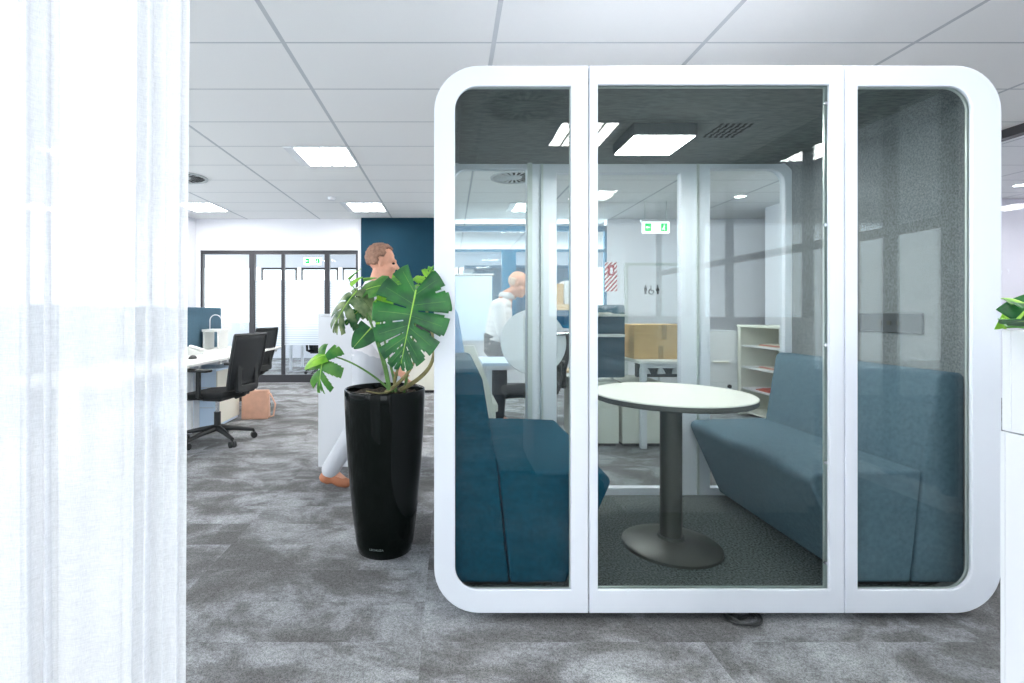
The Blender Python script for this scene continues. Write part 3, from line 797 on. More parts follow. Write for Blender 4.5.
# bright leaf behind, upper right
b = A(424, 300, 2.46)
add_leaf(mon, b, A(429, 262, 2.60), (-.25, -1, -.15), .11, M['leaf_light'], lobes=5, split=.5, bend=.15, fold=.3, amax=130)
add_leaf(mon, A(420, 296, 2.50), A(446, 284, 2.55), (.1, -.8, .6), .07, M['leaf_mid'], lobes=4, split=.5, bend=.3, amax=130)
# bright leaf behind the big one, left
b = A(384, 292, 2.44)
add_stem(mon, bez(A(396, 392, 2.43), A(392, 360, 2.44), A(376, 330, 2.46), b), .007, .004)
add_leaf(mon, b, A(376, 325, 2.38), (-.5, -.8, .1), .07, M['leaf_light'], lobes=4, split=.6, holes=False, bend=.1, fold=.4, amax=130)
add_leaf(mon, A(386, 296, 2.46), A(402, 271, 2.5), (-.1, -1, .5), .075, M['leaf_light'], lobes=4, split=.6, holes=False, bend=.2, fold=.3, amax=130)
# dark leaf behind upper centre
b = A(372, 288, 2.47)
add_leaf(mon, A(366, 290, 2.47), A(396, 277, 2.36), (.1, -.75, .7), .085, M['leaf_mid'], lobes=4, split=.55, holes=False, bend=.25, fold=.2, amax=135)
# drooping dull leaf on the left
b = A(357, 291, 2.44)
add_stem(mon, bez(A(390, 392, 2.42), A(386, 350, 2.42), A(368, 318, 2.44), b), .008, .0045)
add_leaf(mon, b, A(331, 318, 2.34), (-.15, -.9, .55), .105, M['leaf_var'], lobes=5, split=.4, bend=.32, fold=.7, curl=.45, amax=145)
add_leaf(mon, A(364, 306, 2.45), A(345, 322, 2.40), (.2, -.9, .4), .05, M['leaf_dark'], lobes=3, split=.5, holes=False, bend=.3, fold=.5, amax=110)
add_leaf(mon, A(362, 300, 2.46), A(372, 318, 2.42), (.2, -1, .1), .06, M['leaf_var'], lobes=3, split=.6, holes=False, bend=.3, fold=.5, amax=130)
# small upright thin leaf
add_stem(mon, bez(A(358, 294, 2.44), A(352, 286, 2.44), A(350, 280, 2.44), A(348, 279, 2.44)), .003, .002)
add_leaf(mon, A(348, 279, 2.44), A(361, 267, 2.44), (-.6, -.5, .8), .018, M['leaf_mid'], lobes=0, bend=.1, fold=.6, amax=60, heart=False)
add_leaf(mon, A(350, 284, 2.44), A(362, 276, 2.40), (-.3, -.8, .6), .02, M['leaf_light'], lobes=0, bend=.1, fold=.5, amax=60, heart=False)
add_leaf(mon, A(363, 279, 2.46), A(377, 277, 2.46), (0, -.5, 1), .022, M['leaf_mid'], lobes=0, bend=.1, fold=.5, amax=70, heart=False)
# dark oval leaf
b = A(371, 328, 2.42)
add_leaf(mon, b, A(353, 347, 2.38), (-.1, -1, .2), .062, M['leaf_dark'], lobes=0, bend=.1, fold=.2, amax=75, heart=False)
add_stem(mon, bez(A(388, 390, 2.42), A(385, 365, 2.42), A(376, 340, 2.42), b), .006, .0035)
# low left leaf with long petiole
b = A(325, 355, 2.36)
add_stem(mon, bez(A(390, 390, 2.42), A(378, 378, 2.42), A(350, 357, 2.36), b), .0055, .0035)
add_leaf(mon, b, A(314, 384, 2.30), (-.25, -.75, .7), .105, M['leaf_mid'], lobes=4, split=.18, holes=False, bend=.35, fold=.4, curl=.2, amax=150)
add_leaf(mon, b, A(303, 362, 2.33), (-.1, -.5, .9), .05, M['leaf_light'], lobes=0, bend=.4, fold=.4, amax=80, heart=False)
# further stems and pale aerial roots
add_stem(mon, bez(A(392, 392, 2.44), A(400, 370, 2.44), A(398, 350, 2.44), A(402, 330, 2.42)), .006, .005)
add_stem(mon, bez(A(396, 392, 2.44), A(390, 370, 2.40), A(404, 372, 2.40), A(398, 352, 2.44)), .007, .005, M['bark'])
add_stem(mon, bez(A(386, 392, 2.44), A(400, 384, 2.38), A(410, 372, 2.40), A(414, 362, 2.42)), .010, .006, M['bark'])
add_stem(mon, bez(A(396, 386, 2.40), A(385, 398, 2.33), A(375, 392, 2.30), A(366, 391, 2.31)), .004, .002, M['bark'], 'aerial_root')
add_stem(mon, bez(A(404, 388, 2.42), A(412, 380, 2.38), A(406, 372, 2.38), A(402, 380, 2.36)), .002, .0015, M['bark'], 'aerial_root')

# foreground plants in the planter box
fp = empty('leafy_plant', (1.10, .72, 1.105)); tag(fp, 'dark green leafy plant in the planter box at the right edge', 'plant')
for (bx_, tx_, wd, lb, nm) in (((1015, 322, .86), (1040, 296, .84), .030, 'leaf_dark', (-.3, -1, .6)), ((1030, 330, .84), (1004, 311, .90), .026, 'leaf_mid', (-.2, -1, .4)),
        ((1022, 305, .84), (1003, 293, .88), .012, 'leaf_mid', (-.1, -.5, 1)), ((1034, 322, .8), (1010, 318, .84), .03, 'leaf_dark', (0, -1, .5)),
        ((1040, 310, .8), (1016, 297, .84), .02, 'leaf_dark', (0, -1, .8)), ((1004, 331, .92), (1000+8, 316, .9), .015, 'leaf_light', (-.3, -1, .2)),
        ((1050, 330, .78), (1060, 300, .74), .04, 'leaf_dark', (0, -1, .5)), ((1080, 330, .75), (1085, 290, .7), .04, 'leaf_mid', (0, -1, .5))):
    b = A(*bx_); t_ = A(*tx_)
    if b.z < 1.14: b.z = 1.142
    add_stem(fp, bez(Vector((1.10, .72, 1.10)), Vector((1.10, .74, 1.16)), (b+Vector((1.10, .74, 1.16)))/2, b), .002, .0015)
    add_leaf(fp, b, t_, nm, wd, M[lb], lobes=0, bend=.25, fold=.4, amax=65, heart=False, nu=24, nv=8)

# ------------------------------------------------------------------ sheer curtain
def curtain():
    m = MB(); nz = 40
    # plan of the cloth: flat sheer stretches alternate with gathered folds of several layers
    zones = [(-1.30, -1.02, 0), (-1.02, -.90, 1), (-.90, -.772, 0), (-.772, -.700, 1), (-.700, -.592, 0), (-.592, -.505, 1), (-.505, -.462, 1)]
    plan = []
    for a, b, dense in zones:
        n = int((b-a)/(.0011 if dense else .002)); per = .030 if dense else .045
        for i in range(n):
            t_ = i/n; x = a+t_*(b-a)+.012; ph = 2*PI*x/per
            env = math.sin(PI*t_)**.5 if dense else 0
            plan.append((x+env*.009*math.sin(ph), (.009*env if dense else 0)*math.cos(ph)+.012*math.sin(x*19)+.003*math.sin(ph*.7), x))
    g = []
    for (x, y, x0) in plan:
        col = []
        for j in range(nz+1):
            t_ = j/nz; z = .03+t_*2.62; low = 1-t_
            dx = .010*low*math.sin(x0*17+1)-.016*low*(1 if x0 > -.7 else .3)
            col.append(m.bm.verts.new((x+dx+.9, y*(1+.5*low)+.008*math.sin(x0*23+t_*3)*low, z)))
        g.append(col)
    for i in range(len(plan)-1):
        for j in range(nz): m.bm.faces.new((g[i][j], g[i+1][j], g[i+1][j+1], g[i][j+1]))
    o = m.build('sheer_curtain', M['curtain'], smooth=True, loc=(-.9, .9, 0), recalc=False, angle=180)
    tag(o, 'sheer white floor length curtain hanging at the left edge', 'curtain')
    h = MB()
    tr = MB().box(-1.5, 1.9, -.02, .02, -.03, 0).build('curtain_track', M['melamine'], loc=(-.9, .9, CEIL)); tag(tr, 'white ceiling track carrying the sheer curtain', 'curtain track')
    return o
curtain()

# ------------------------------------------------------------------ task chairs
def make_chair():
    t = empty('task_chair')           # faces +Y
    s = MB().rbox(-.245, .245, -.23, .25, .43, .485, .024, 4)
    for v in s.bm.verts:
        if v.co.y > .1: v.co.z -= .05*((v.co.y-.1)/.15)**2
    s.build('seat', M['blackfab'], t, smooth=True)
    MB().rbox(-.21, .21, -.19, .2, .405, .432, .01).build('seat_pan', M['black'], t)
    def bp(z): return -.235-.16*max(0, (z-.50))**1.1*1.4 - .02*math.cos((z-.7)*4)
    def hw(z): return .205+.03*math.sin((z-.5)/.47*PI*.7)
    zs = [.50+k*.047 for k in range(11)]
    fr = MB()
    for sx in (-1, 1): fr.tube([(sx*hw(z), bp(z), z) for z in zs], .014, 8)
    fr.tube([(x*hw(.97), bp(.97)-.02*(1-x*x), .97) for x in [-1+k*.2 for k in range(11)]], .015, 8)
    fr.tube([(x*hw(.5), bp(.5)-.02*(1-x*x), .50) for x in [-1+k*.2 for k in range(11)]], .014, 8)
    fr.build('backrest_frame', M['black'], t, smooth=True)
    bm_ = MB(); g = [[bm_.bm.verts.new((x*hw(z), bp(z)-.03*(1-x*x), z)) for x in [-1+k*.1 for k in range(21)]] for z in zs]
    for a, b in zip(g, g[1:]):
        for k in range(20): bm_.bm.faces.new((a[k], a[k+1], b[k+1], b[k]))
    bo = bm_.build('backrest_mesh', M['blackmesh'], t, smooth=True); so = bo.modifiers.new('t', 'SOLIDIFY'); so.thickness = .004
    lb = MB().ring(rr(-.15, .15, .47, .72, (.03,)*4), rr(-.10, .10, .53, .67, (.02,)*4), -.315, -.275)
    lb.box(-.10, .10, -.292, -.280, .53, .60)
    lb.tube([(0, -.29, .50), (0, -.27, .44), (0, -.18, .41)], .022, 8)
    lb.build('lumbar_support', M['black'], t, bevel=.006, smooth=True)
    for sx in (-1, 1):
        a = MB().tube([(sx*.20, -.02, .42), (sx*.275, -.02, .45), (sx*.285, -.03, .66)], [.02, .022, .02], 8)
        a.rbox(sx*.285-.04, sx*.285+.04, -.14, .12, .66, .685, .011)
        a.build('armrest', M['black'], t, smooth=True)
    MB().tube([(0, 0, .405), (0, 0, .26)], .017, 16).build('gas_cylinder', M['chrome'], t, smooth=True)
    MB().tube([(0, 0, .27), (0, 0, .10)], .029, 16).build('base_hub', M['black'], t, smooth=True)
    MB().rbox(-.08, .08, -.09, .09, .375, .41, .01).tube([(.08, .0, .39), (.22, .02, .385)], .007, 8).build('tilt_mechanism', M['black'], t, smooth=True)
    for k in range(5):
        a = 2*PI*k/5+.4; c, s_ = math.cos(a), math.sin(a)
        lg = MB().tube([(c*.02, s_*.02, .125), (c*.16, s_*.16, .105), (c*.31, s_*.31, .075)], [.03, .022, .015], 8)
        lo_ = lg.build('base_leg', M['black'], t, smooth=True)
        cs = MB(); px_, py_ = c*.31, s_*.31
        q = Vector((-s_, c, 0))
        for sg in (-1, 1):
            p0 = Vector((px_, py_, .028))+q*sg*.008; p1 = p0+q*sg*.018
            cs.tube([p0, p1], .028, 16)
        cs.tube([(px_, py_, .05), (px_, py_, .075)], .008, 8)
        cs.build('caster', M['black'], lo_, smooth=True)
    return t
ch = make_chair()
chairs = [((-2.10, 4.56), 78, 'black mesh task chair at the near white desk, in front of the other one'),
          ((-2.52, 6.10), 80, 'black mesh task chair at the far desk, half hidden behind the nearer chair'),
          ((.745, 4.74), 90, 'black task chair at the pale desk behind the left of the pod')]
for i, ((x, y), rz, lab) in enumerate(chairs):
    o_ = ch if i == 0 else copy_tree(ch)
    o_.location = (x, y, 0); o_.rotation_euler = (0, 0, math.radians(rz))
    tag(o_, lab, 'office chair', 'black mesh task chairs')

# ------------------------------------------------------------------ left desks
def desk(name, x0, x1, y0, y1, z, label, mat=None, group=None, inset=0):
    cx, cy = (x0+x1)/2, (y0+y1)/2
    t = empty('office_desk', (cx, cy, 0)); tag(t, label, 'desk', group)
    hx, hy = (x1-x0)/2, (y1-y0)/2
    MB().rbox(-hx, hx, -hy, hy, z-.025, z, .003, 2).build('desktop', mat or M['desk'], t)
    for sx in (-1, 1):
        for sy in (-1, 1):
            MB().box(sx*(hx-.06-inset)-.025, sx*(hx-.06-inset)+.025, sy*(hy-.06)-.025, sy*(hy-.06)+.025, 0, z-.065).build('leg', M['melamine'], t, bevel=.003)
    for sy in (-1, 1): MB().box(-hx+.04, hx-.04, sy*(hy-.06)-.02, sy*(hy-.06)+.02, z-.065, z-.025).build('frame_beam', M['melamine'], t)
    return t
desk('a', -2.95, -2.17, 3.35, 4.93, .73, 'white office desk left of the nearest black chair', inset=.28)
desk('b', -2.95, -2.17, 4.96, 6.50, .73, 'white office desk at the far end of the row, by the second black chair', inset=.28)
ds = empty('desk_screen', (-2.99, 4.95, 0)); tag(ds, 'blue fabric desk screen behind the white desks on the left', 'desk screen')
MB().rbox(-.018, .018, -1.6, 1.62, .30, 1.225, .012).build('screen_panel', M['screen'], ds, smooth=True)
for y in (-1.5, 1.5): MB().box(-.017, .035, y-.025, y+.025, 0, .30).build('leg', M['melamine'], ds)
for y in (-1.3, 0, 1.3): MB().box(-.02, .036, y-.03, y+.03, .60, .73).build('clamp', M['melamine'], ds)
# storage pedestals beneath
pd = empty('desk_pedestal', (-2.60, 5.28, 0)); tag(pd, 'white drawer pedestal under the far desk behind the near chair', 'pedestal')
MB().rbox(-.34, .28, -.27, .25, .02, .60, .003, 2).build('body', M['paleblue'], pd)
MB().box(.2805, .292, -.27, .25, .05, .58).build('side_panel', M['cream'], pd)
m = MB()
for z in (.22, .42): m.box(-.32, .26, -.276, -.2705, z-.002, z+.002)
m.build('drawer_gap', M['grille'], pd)
# riser shelf with metal hoop
rs = empty('desk_riser_shelf', (-2.83, 6.1, .73)); tag(rs, 'small white riser shelf on the far desk', 'shelf')
MB().box(-.1, .11, -.14, .14, .205, .235).build('shelf_board', M['desk'], rs)
for sx in (-.085, .085): MB().box(sx-.012, sx+.012, -.12, .12, 0, .205).build('leg', M['desk'], rs)
hp = MB().tube([(-.07, 0, 0)]+[(-.07*math.cos(a), 0, .10+.07*math.sin(a)) for a in [PI*k/12 for k in range(13)]]+[(.07, 0, .03)], .006, 8).build('wire_hoop', M['melamine'], smooth=True, loc=(-2.83, 6.1, .966)); tag(hp, 'white metal hoop standing on the riser shelf', 'hoop')
# monitor
mo = empty('monitor', (-2.78, 4.7, .73), math.radians(-100)); tag(mo, 'dark monitor on the near desk at the curtain edge, seen edge on', 'monitor')
m = MB().rbox(-.25, .25, -.012, .012, .14, .46, .006); m.move(Matrix.Rotation(.2, 4, 'X')); m.build('display', M['monitor'], mo)
MB().tube([(0, -.02, .3), (0, -.05, .02)], .015, 8).rbox(-.1, .1, -.10, .06, 0, .012, .004).build('stand', M['black'], mo)
ms = MB().ellipsoid((0, 0, .0), (.032, .055, .035)); 
for v in ms.bm.verts: v.co.z = max(0, v.co.z)
tag(ms.build('computer_mouse', M['black'], smooth=True, loc=(-2.42, 4.75, .73)), 'black computer mouse on the near white desk', 'mouse')
kb = MB().rbox(-.07, .07, -.21, .21, 0, .016, .004)
for i in range(4):
    for j in range(13): kb.box(-.06+i*.03, -.036+i*.03, -.2+j*.031, -.175+j*.031, .016, .02)
tag(kb.build('keyboard', M['black'], loc=(-2.58, 4.55, .73)), 'black keyboard on the near white desk beside the mouse', 'keyboard')
ph = empty('desk_phone', (-2.62, 5.25, .73)); tag(ph, 'white desk phone on the far white desk', 'phone')
MB().prism([(-.1, 0), (.1, 0), (.1, .02), (-.06, .08), (-.1, .08)], 'y', -.09, .09).build('phone_body', M['desk'], ph, bevel=.004)
MB().rbox(-.08, .09, -.085, -.04, .06, .085, .01, mat=Matrix.Rotation(.3, 4, 'Y')).build('handset', M['desk'], ph)
# bag
bg = empty('tote_bag', (-2.135, 5.56, 0), math.radians(8)); tag(bg, 'blush pink leather tote bag on the floor between the two chairs', 'bag')
m = MB().rbox(-.14, .14, -.075, .075, 0, .31, .015)
for v in m.bm.verts: v.co.y *= 1-.45*v.co.z/.31
m.build('bag_body', M['tan'], bg, smooth=True)
MB().tube([(.10, 0, .30), (.16, -.03, .27), (.21, -.03, .16), (.19, -.03, .03), (.13, -.03, .015)], .009, 8).build('strap', M['tan'], bg, smooth=True)
# far room table
desk('c', -3.2, -1.9, 9.9, 10.8, .75, 'dark legged table beyond the glazed partition', mat=M['monitor'])
fc = copy_tree(ch); fc.location = (-2.4, 9.5, 0); fc.rotation_euler = (0, 0, .2); tag(fc, 'black chair beyond the far glazed partition', 'office chair', 'black mesh task chairs')

# white cabinet behind the pot
t = empty('storage_cabinet', (-.70, 4.05, 0)); tag(t, 'white storage cabinet standing behind the black pot and the walking person', 'cabinet')
MB().rbox(-.295, .305, -.235, .22, 0.0, 1.135, .002, 1).build('body', M['melamine'], t)
MB().box(-.295, .305, -.238, .223, 1.137, 1.155).build('top', M['melamine'], t, bevel=.002)
# cream lockers in the back, left of the pod
t = empty('filing_cabinet', (-.42, 7.55, 0)); tag(t, 'row of cream filing cabinets against the teal wall left of the pod', 'cabinet')
MB().box(-.55, .50, -.25, .25, .04, .80).build('body', M['cream'], t, bevel=.003)
MB().box(-.53, .48, -.23, .23, 0, .04).build('plinth', M['black'], t)
for k in range(5):
    d_ = MB().box(-.545+k*.21, -.345+k*.21, -.262, -.2505, .06, .79).build('door', M['cream'], t, bevel=.002)
    MB().box(-.38+k*.21, -.365+k*.21, -.275, -.262, .58, .68).build('handle', M['grille'], d_)
mo2 = empty('monitor', (-.25, 7.5, .80)); tag(mo2, 'dark monitor on top of the cream filing cabinets', 'monitor')
MB().rbox(-.27, .27, -.02, .02, .06, .34, .006).build('display', M['monitor'], mo2)
MB().rbox(-.1, .1, -.08, .08, 0, .012, .004).tube([(0, 0, .01), (0, .02, .2)], .015, 8).build('stand', M['black'], mo2)

# ------------------------------------------------------------------ furniture behind the pod
desk('d', .28, .82, 4.35, 4.98, .73, 'white desk behind the left side of the pod, in front of the standing man', mat=M['paleblue'])  # pale blue top paints in the blue that the white desktop reflects
desk('e', 1.60, 2.12, 4.28, 4.98, .755, 'white desk carrying the cardboard box, behind the pod door')
bxx = empty('cardboard_box', (1.835, 4.62, .755)); tag(bxx, 'brown cardboard box with tape on the desk behind the pod', 'box')
MB().rbox(-.215, .225, -.17, .17, 0, .305, .004, 1).build('carton', M['card'], bxx)
MB().box(.03, .075, -.1725, -.1705, .17, .3).build('tape', M['tape'], bxx); MB().box(.0, .045, -.1725, -.1705, .0, .12).build('tape', M['tape'], bxx)
tr = empty('cable_tray', (1.84, 4.45, .0)); tag(tr, 'dark cable tray with white plugs under the cardboard box desk', 'cable tray')
MB().box(-.20, .22, -.03, .03, .60, .725).build('tray', M['grout'], tr)
for x in (-.16, -.03, .10): MB().prism([(x, .63), (x+.07, .63), (x+.055, .665), (x+.03, .69), (x+.01, .67)], 'y', -.05, -.0305).build('plug', M['melamine'], tr)
dsx = empty('desk_screen', (1.38, 4.60, 0)); tag(dsx, 'blue grey desk screen with two white shelves, left of the cardboard box', 'desk screen')
m = MB().prism(rr(-.292, .205, .575, 1.235, (.01, .01, .03, .03), 5), 'y', -.018, .018); m.build('screen_panel', M['screen'], dsx)
for x in (-.288, .0985): MB().box(x-.009, x+.009, -.015, .015, 0, .575).build('leg', M['melamine'], dsx)
for z in (1.13, .95):
    MB().box(-.25, .16, -.16, -.02, z, z+.022).build('shelf', M['desk'], dsx)
pl = MB().box(-.11, .07, -.075, .05, 0, .008).box(-.09, .05, -.06, .045, .008, .014).build('papers', M['paper'], loc=(1.36, 4.48, 1.1525)); tag(pl, 'thin stack of papers on the upper white shelf of the desk screen', 'papers')
for i, x in enumerate((1.285, 1.672)):
    t = empty('drawer_pedestal', (x, 4.63, 0)); tag(t, ('cream drawer pedestal on the floor under the desk screen' if i == 0 else 'cream drawer pedestal on the floor under the cardboard box desk'), 'pedestal', 'cream drawer pedestals behind the pod')
    MB().box(-.18, .18, -.25, .26, .03, .56).build('body', M['cream'], t, bevel=.002)
    MB().box(-.16, .16, -.22, .24, 0, .03).build('plinth', M['black'], t)
    for z0, z1 in ((.05, .34), (.345, .55)):
        MB().box(-.175, .175, -.262, -.2505, z0, z1).build('drawer', M['cream'], t, bevel=.002)
# wooden shelf with boxes
t = empty('wooden_shelf', (1.22, 5.3, 0)); tag(t, 'pale wooden shelf behind the pod between its post and door', 'shelf')
MB().box(-.22, .25, -.16, .16, 1.19, 1.25).box(-.22, .25, -.16, .16, .55, .57).build('shelf_board', M['oak'], t)
for x in (-.21, .24): MB().box(x-.012, x+.012, -.16, .16, 0, 1.19).build('side_panel', M['melamine'], t)
for i, (x, wd, hh, mm) in enumerate(((-.12, .13, .21, 'card'), (.0, .09, .24, 'melamine'), (.11, .12, .22, 'card'))):
    bo = MB().rbox(x-wd/2, x+wd/2, -.12, .12, 0, hh, .003, 1).build('file_box', M[mm], loc=(1.22, 5.3, 1.25))
    tag(bo, ['brown file box at the left on the wooden shelf', 'white file box in the middle of the wooden shelf', 'brown file box at the right on the wooden shelf'][i], 'box', 'file boxes on the wooden shelf')
# tilted round table top
t = empty('flip_top_table', (.93, 4.12, 0)); tag(t, 'round white table with its top flipped upright behind the pod post', 'table')
m = MB().lathe([(0, -.012), (.262, -.012), (.265, 0), (.262, .012), (0, .012)], 64)
m.move(Matrix.Translation((-.26, -.06, .93)) @ Matrix.Rotation(math.radians(80), 4, 'X')); m.build('tabletop', M['melamine'], t, smooth=True, angle=30)
MB().tube([(-.26, .0, .90), (-.26, .02, .03)], .025, 16).build('column', M['chrome'], t, smooth=True)
MB().lathe([(0, .03), (.03, .03), (.2, .012), (.21, 0), (0, 0)], 48, (-.26, .02, 0)).build('base', M['chrome'], t, smooth=True)
MB().tube([(-.10, -.09, .99), (.18, -.09, 1.0)], .013, 10).build('handle', M['chrome'], t, smooth=True)

# tambour cabinet, right
t = empty('open_bookcase', (3.62, 5.25, 0)); tag(t, 'white open bookcase with magazines, seen above the right bench', 'bookcase')
S = MB().box(-.30, .15, -.60, -.58, 0, 1.0).box(-.30, .15, .52, .58, 0, 1.0).box(.13, .15, -.58, .52, 0, 1.0).box(-.31, .15, -.60, .58, 1.0, 1.022).box(-.28, .13, -.58, .52, .04, .06)
S.build('carcass', M['cream'], t, bevel=.002)
for z in (.30, .54, .78): MB().box(-.29, .13, -.58, .52, z, z+.015).build('shelf', M['melamine'], t)
m = MB()
for y in (.45, .15):
    for z in [.1+.04*k for k in range(22)]: m.box(.126, .13, y, y+.012, z, z+.012)
m.build('peg_holes', M['grout'], t)
for i, (z, dx) in enumerate(((.795, 0), (.555, .03), (.315, 0))):
    q = empty('magazine_stack', (3.46, 5.25, z)); tag(q, ['magazines lying on the top shelf of the open bookcase', 'magazines lying on the middle shelf of the open bookcase', 'red covered magazines on the lower shelf of the open bookcase'][i], 'magazines', 'magazines in the open bookcase')
    for k in range(3):
        MB().box(-.1+.01*k, .1, -.34+dx+.02*k, .30-.04*k, k*.011, k*.011+.01).build('magazine', M['red_paper' if k == 1 or i == 2 else 'paper'], q)
t = empty('white_cupboard', (3.10, 6.06, 0)); tag(t, 'low white cupboard with a bar handle beside the open bookcase', 'cupboard')
MB().box(-.28, .25, -.2, .2, 0, .95).build('body', M['melamine'], t, bevel=.003)
d_ = MB().box(-.27, .24, -.215, -.2005, .36, .94).build('door', M['melamine'], t, bevel=.002)
MB().rbox(-.06, .12, -.24, -.216, .58, .605, .006).build('handle', M['cream'], d_)
d_ = MB().box(-.27, .24, -.215, -.2005, .02, .35).build('drawer', M['melamine'], t, bevel=.002)
MB().tube([(.13, -.217, .31), (.13, -.235, .31)], .022, 12).build('lock', M['black'], d_)

# cream chair with blue back at the left behind the pod
t = empty('visitor_chair', (.16, 4.0, 0)); tag(t, 'cream framed chair with a blue back behind the left bench', 'chair')
m = MB().prism([(-.22, .68), (-.02, .68), (-.10, 1.16), (-.15, 1.24), (-.22, 1.26)], 'y', -.2, .2); m.build('backrest', M['blue'], t, bevel=.03, smooth=True)
MB().box(-.22, .20, -.22, .22, .42, .48).build('seat', M['cream'], t, bevel=.01)
MB().prism([(-.06, .92), (.02, .92), (.14, .60), (.17, .42), (.08, .42), (.0, .62)], 'y', -.235, -.20).prism([(-.22, .84), (-.03, .84), (.05, .55), (-.22, .55)], 'y', -.235, -.20).build('side_panel', M['cream'], t, bevel=.004)
for sx in (-.19, .17):
    for sy in (-.2, .2): MB().tube([(sx, sy, .42), (sx*1.05, sy, 0)], .014, 8).build('leg', M['cream'], t, smooth=True)

# ------------------------------------------------------------------ people
def remesh(o, voxel=.009, smooth=4):
    r = o.modifiers.new('remesh', 'REMESH'); r.mode = 'VOXEL'; r.voxel_size = voxel; r.use_smooth_shade = True
    s = o.modifiers.new('smooth', 'SMOOTH'); s.factor = .5; s.iterations = smooth
def limb(m, pts, rads, seg=14):
    m.tube(pts, rads, seg)
    for p, r in zip(pts, rads): m.ellipsoid(p, (r, r, r), 12, 8)
def hand(m, wrist, direction, palm_n, side=1, s=1.0, curl=.5):
    d = Vector(direction).normalized(); n = Vector(palm_n).normalized(); n = (n-d*n.dot(d)).normalized(); x = d.cross(n)*side
    rot = Matrix((x, d, n)).transposed()
    c = Vector(wrist)+d*.05*s
    m.ellipsoid(c, (.042*s, .055*s, .017*s), 12, 8, rot)
    for k, (ox, ln) in enumerate(((-.031, .062), (-.011, .072), (.010, .068), (.030, .054))):
        p0 = Vector(wrist)+d*.085*s+x*ox*s; a = 0
        pts = [p0]; cur = p0
        for seg_ in range(3):
            a += curl*(.5+.3*seg_)
            cur = cur+(d*math.cos(a)+n*math.sin(a))*ln*s*(.42, .32, .26)[seg_]*1.1; pts.append(cur)
        limb(m, pts, [.0095*s, .009*s, .0085*s, .0075*s], 8)
    p0 = Vector(wrist)+d*.025*s-x*.035*s
    limb(m, [p0, p0+(d*.7-x*.7)*.035*s, p0+(d*.9-x*.3+n*.3)*.065*s], [.012*s, .011*s, .009*s], 8)

def head(m, c, s=1.0, face=Vector((1, 0, 0)), tilt=0.0):
    """head centred at c (eye level), looking along face; returns local->world function"""
    f_ = face.normalized(); up = Vector((0, 0, 1)); r = f_.cross(up).normalized()
    q = Matrix.Rotation(tilt, 3, r); f_ = (q @ f_).normalized(); up = (q @ up).normalized()
    def W(a, b, z): return Vector(c)+(r*a+f_*b+up*z)*s
    rot = Matrix((r, f_, up)).transposed()
    E = lambda p, rad, se=14: m.ellipsoid(W(*p), tuple(k*s for k in rad), se, 10, rot)
    E((0, -.012, .035), (.076, .094, .088), 20)          # cranium
    E((0, .030, -.035), (.060, .062, .072), 18)          # face
    E((0, .058, -.085), (.034, .032, .028))              # chin
    E((0, .020, -.070), (.055, .055, .038))              # jaw
    E((0, .082, .022), (.048, .016, .012))               # brow
    m.tube([W(0, .088, .010), W(0, .104, -.016), W(0, .112, -.030)], [.008*s, .011*s, .014*s], 10)   # nose
    E((0, .112, -.032), (.016, .011, .009))
    E((0, .089, -.060), (.024, .009, .006)); E((0, .087, -.068), (.021, .009, .006))                 # lips
    for sx in (-1, 1):
        E((sx*.076, -.004, -.008), (.008, .018, .030))    # ears
        E((sx*.046, .058, -.025), (.022, .024, .020))     # cheeks
    return W

